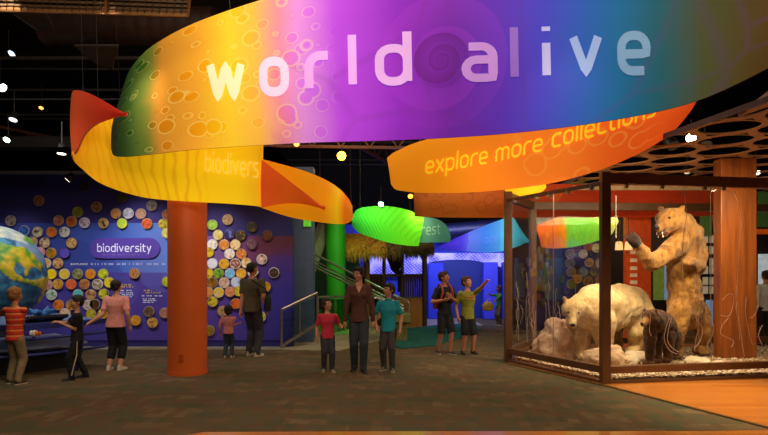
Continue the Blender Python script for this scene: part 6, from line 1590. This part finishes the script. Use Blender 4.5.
# thatch: a sloped pad with straw strands
def thatch(x0, x1, y0, y1, seed, m_, n=900, D0=HD - 1.0):
    mb = MB(); rr = random.Random(seed); a, b_ = P(x0, y0, D0 + .9), P(x1, y0, D0 + .9); c, d = P(x0 - 2, y1, D0), P(x1 + 2, y1, D0)
    mb.add([a, b_, d, c] + [v + Vector((0, .15, -.16)) for v in (a, b_, d, c)], [(0,1,2,3),(7,6,5,4),(0,4,5,1),(1,5,6,2),(2,6,7,3),(3,7,4,0)])
    for k in range(n):
        u, w = rr.random(), rr.random() ** .6; p = a.lerp(b_, u).lerp(c.lerp(d, u), w); L = rr.uniform(.18, .42); q_ = p + Vector((rr.uniform(-.07, .07), -.12 - rr.random()*.05, -L)); s = rr.uniform(.008, .018)
        mb.tube([p + Vector((0, -.01, .02)), p.lerp(q_, .5) + Vector((0, -.05, .04)), q_], [s, s*.8, s*.2], 4)
    return mb.build('thatch', m_)
straw = mat('straw', (196, 150, 50), .8, rgb2=(150, 108, 36), scale=12); strawd = mat('dull_straw', (120, 92, 46), .8, rgb2=(80, 60, 34), scale=12)
ps.append(thatch(345, 384, 233.5, 249, 1, straw)); ps.append(thatch(384, 432, 240, 248, 2, strawd, 700))
ps.append(MB().tube([P(366, 249, HD - 1), P(376, 238, HD - .6), P(380, 234, HD)], .06, 8).build('rafter', bam))
at_base(root, ps)
# plain backdrop between hut and stairs and green sign
mb = MB(); a, b_ = P(303.5, 226.5, 13.27), P(311, 220, 13.27); mb.box((a.x, 13.26, a.z), (b_.x, 13.3, b_.z)); tag(mb.build('exit_sign', mat('sign_green', (90, 190, 40), .5, emit=.6), smooth=False), 'small glowing green sign on top of the slate wall end', 'sign')
# ductwork in the far blue zone
mb = MB(); mb.tube([P(420, 233, 19), P(560, 220, 19)], .22, 16); tag(mb.build('blue_duct', mat('duct_blue', (14, 18, 46), .5, .2)), 'round bluish duct above the wave shaped banner', 'duct')

# ================================================================ LIGHTS
warm = (1, .80, .56)
light('AREA', (0, 2.5, 6.4), 300, warm, (0, 7, 0), size=6, size_y=3)                   # added soft fill from above, no fixtures built
light('AREA', (-1.5, 6.0, 6.6), 70, warm, (-1, 8.6, 0), size=5, size_y=1.5)
# banner spots
light('SPOT', (-2.2, 3.8, 3.2), 95, (1, .95, .75), P(226, 95, 8), angle=36, size=.2, blend=1)
light('SPOT', (-.6, 3.6, 3.2), 60, (1, .85, 1), P(315, 75, 7.6), angle=40, size=.2, blend=1)
light('SPOT', (1.4, 3.0, 3.2), 26, (.85, .9, 1), P(540, 60, 6.8), angle=50, size=.2, blend=1)
light('SPOT', (-1.2, 6.2, 2.6), 60, (1, .85, .45), P(338, 194, 9.4), angle=15, size=.1, blend=1)
light('SPOT', (-2.6, 6.4, 2.0), 45, (1, .85, .55), P(215, 175, 8.9), angle=56, size=.2, blend=1)
light('SPOT', (1.2, 7.0, 2.3), 80, (1, .85, .6), P(520, 160, 10), angle=60, size=.2, blend=1)
# wall washers on the biodiversity wall
for px, pw, zt_ in ((0, 75, 1.7), (70, 75, 1.5), (128, 150, 2.2), (207, 150, 2.0), (262, 50, 1.2)):
    p = P(px, 168, 11.9); light('SPOT', (p.x, 10.95, 3.6), pw, (.95, .94, 1), (p.x, 12.6, zt_ - .2), angle=58, size=.15, blend=1)
light('AREA', (-6, 9.9, 4.4), 70, (1, .93, .88), (-5.4, 12.6, .9), size=5, size_y=.4)
light('SPOT', (-5.2, 7.5, 5.5), 200, (1, .96, .9), (-7, 10.7, 1.6), angle=28, size=.2, blend=.6)
light('SPOT', (-4.6, 7.3, 5.0), 290, (1, .85, .68), (-4.7, 9.3, .3), angle=44, size=.15, blend=1)
# case
for x, y, p_ in ((4.0, 9.6, 110), (5.2, 9.7, 80), (2.95, 9.85, 110), (7.4, 10.4, 50)):
    light('SPOT', (x, y - .4, 2.84), p_, (1, .80, .50), (x + .1, y + .35, .3), angle=125, size=.12, blend=.8)
light('AREA', (3.9, 9.0, 2.84), 50, (1, .8, .5), (4.2, 10.5, .9), size=2.0, size_y=.3)
light('AREA', (5.4, 9.3, 2.84), 40, (1, .8, .5), (5.2, 10.6, 1.2), size=1.6, size_y=.3)
light('SPOT', (5.0, 6.9, 3.4), 720, (1, .78, .45), (4.4, 7.1, 0), angle=66, size=.2, blend=.9)
light('SPOT', (3.0, 4.8, 5.5), 90, (1, .75, .45), (3.2, 5.4, 0), angle=60, size=.2, blend=.9)
light('AREA', (6.4, 9.5, 3.06), 6, (1, .72, .42), (6.4, 9.6, 6), size=4.2, size_y=4)        # up-light on the perforated ceiling
light('AREA', (6, 14.6, 3.4), 40, (1, .75, .5), (6, 15.5, 1), size=5, size_y=.6)
# green / blue zones
light('SPOT', (P(335, 0, 14.5).x, 14.4, 4.2), 110, (.35, 1, .3), (P(336, 0, 16.2).x, 16.2, 1.0), angle=55, size=.15, blend=1)
light('SPOT', (P(380, 0, 14).x, 13.3, 4.6), 50, (.6, 1, .5), P(392, 225, 15), angle=50, size=.1, blend=1)
light('SPOT', (P(372, 0, 14).x, 14.6, 4.4), 90, (1, .8, .3), P(366, 244, 17), angle=30, size=.1, blend=1)
light('AREA', (2.3, 17.5, 3.0), 150, (.42, .45, 1), (2.6, 20.6, 1.3), size=3, size_y=.5)
light('AREA', (.4, 18.8, 2.9), 20, (.4, .35, 1), (.4, 20.6, 1.5), size=2, size_y=.5)
light('SPOT', (1.6, 14.5, 4.3), 50, (.3, 1, .9), (1.6, 14.8, 0), angle=46, size=.2, blend=1)
light('AREA', (1.2, 11.5, 5.6), 110, warm, (1.0, 12.2, 0), size=3, size_y=2)
light('SPOT', (-.9, 12, 4.5), 80, (.9, 1, .5), (-.9, 14.0, 0), angle=60, size=.2, blend=1)
light('POINT', P(341.5, 150, 13.7), 30, (1, .6, .15), size=.1)
light('POINT', P(285, 150, 13.4), 16, (1, .3, .12), size=.1)
light('SPOT', (.3, 4.8, 5.4), 150, (1, .84, .66), (-.35, 9.5, .8), angle=36, size=.2, blend=1)  # added to brighten the people, with the two spots below
light('SPOT', (1.9, 7.6, 5.2), 130, (1, .84, .62), (1.3, 11.5, .8), angle=34, size=.15, blend=1)
light('SPOT', (-3.4, 7.3, 4.9), 130, (1, .84, .66), (-2.8, 11.2, .9), angle=34, size=.15, blend=1)
light('SPOT', (1.2, 5.0, 4.6), 70, (1, .75, .45), (2.9, 8.5, 1.8), angle=36, size=.1, blend=1)  # added spot that brightens the corner post of the case
light('SPOT', (-.6, 14.0, 4.4), 150, (.7, 1, .35), (-.8, 16.5, .2), angle=60, size=.15, blend=1)
light('SPOT', (-1.2, 10.6, 4.6), 70, (.75, .9, 1), (-1.7, 13.3, 1.5), angle=44, size=.1, blend=1)  # added to lift the slate wall end
light('SPOT', (1.0, 14.4, 3.6), 130, (1, .8, .5), (.5, 17.3, 1.1), angle=50, size=.1, blend=1)  # added front light for the hut
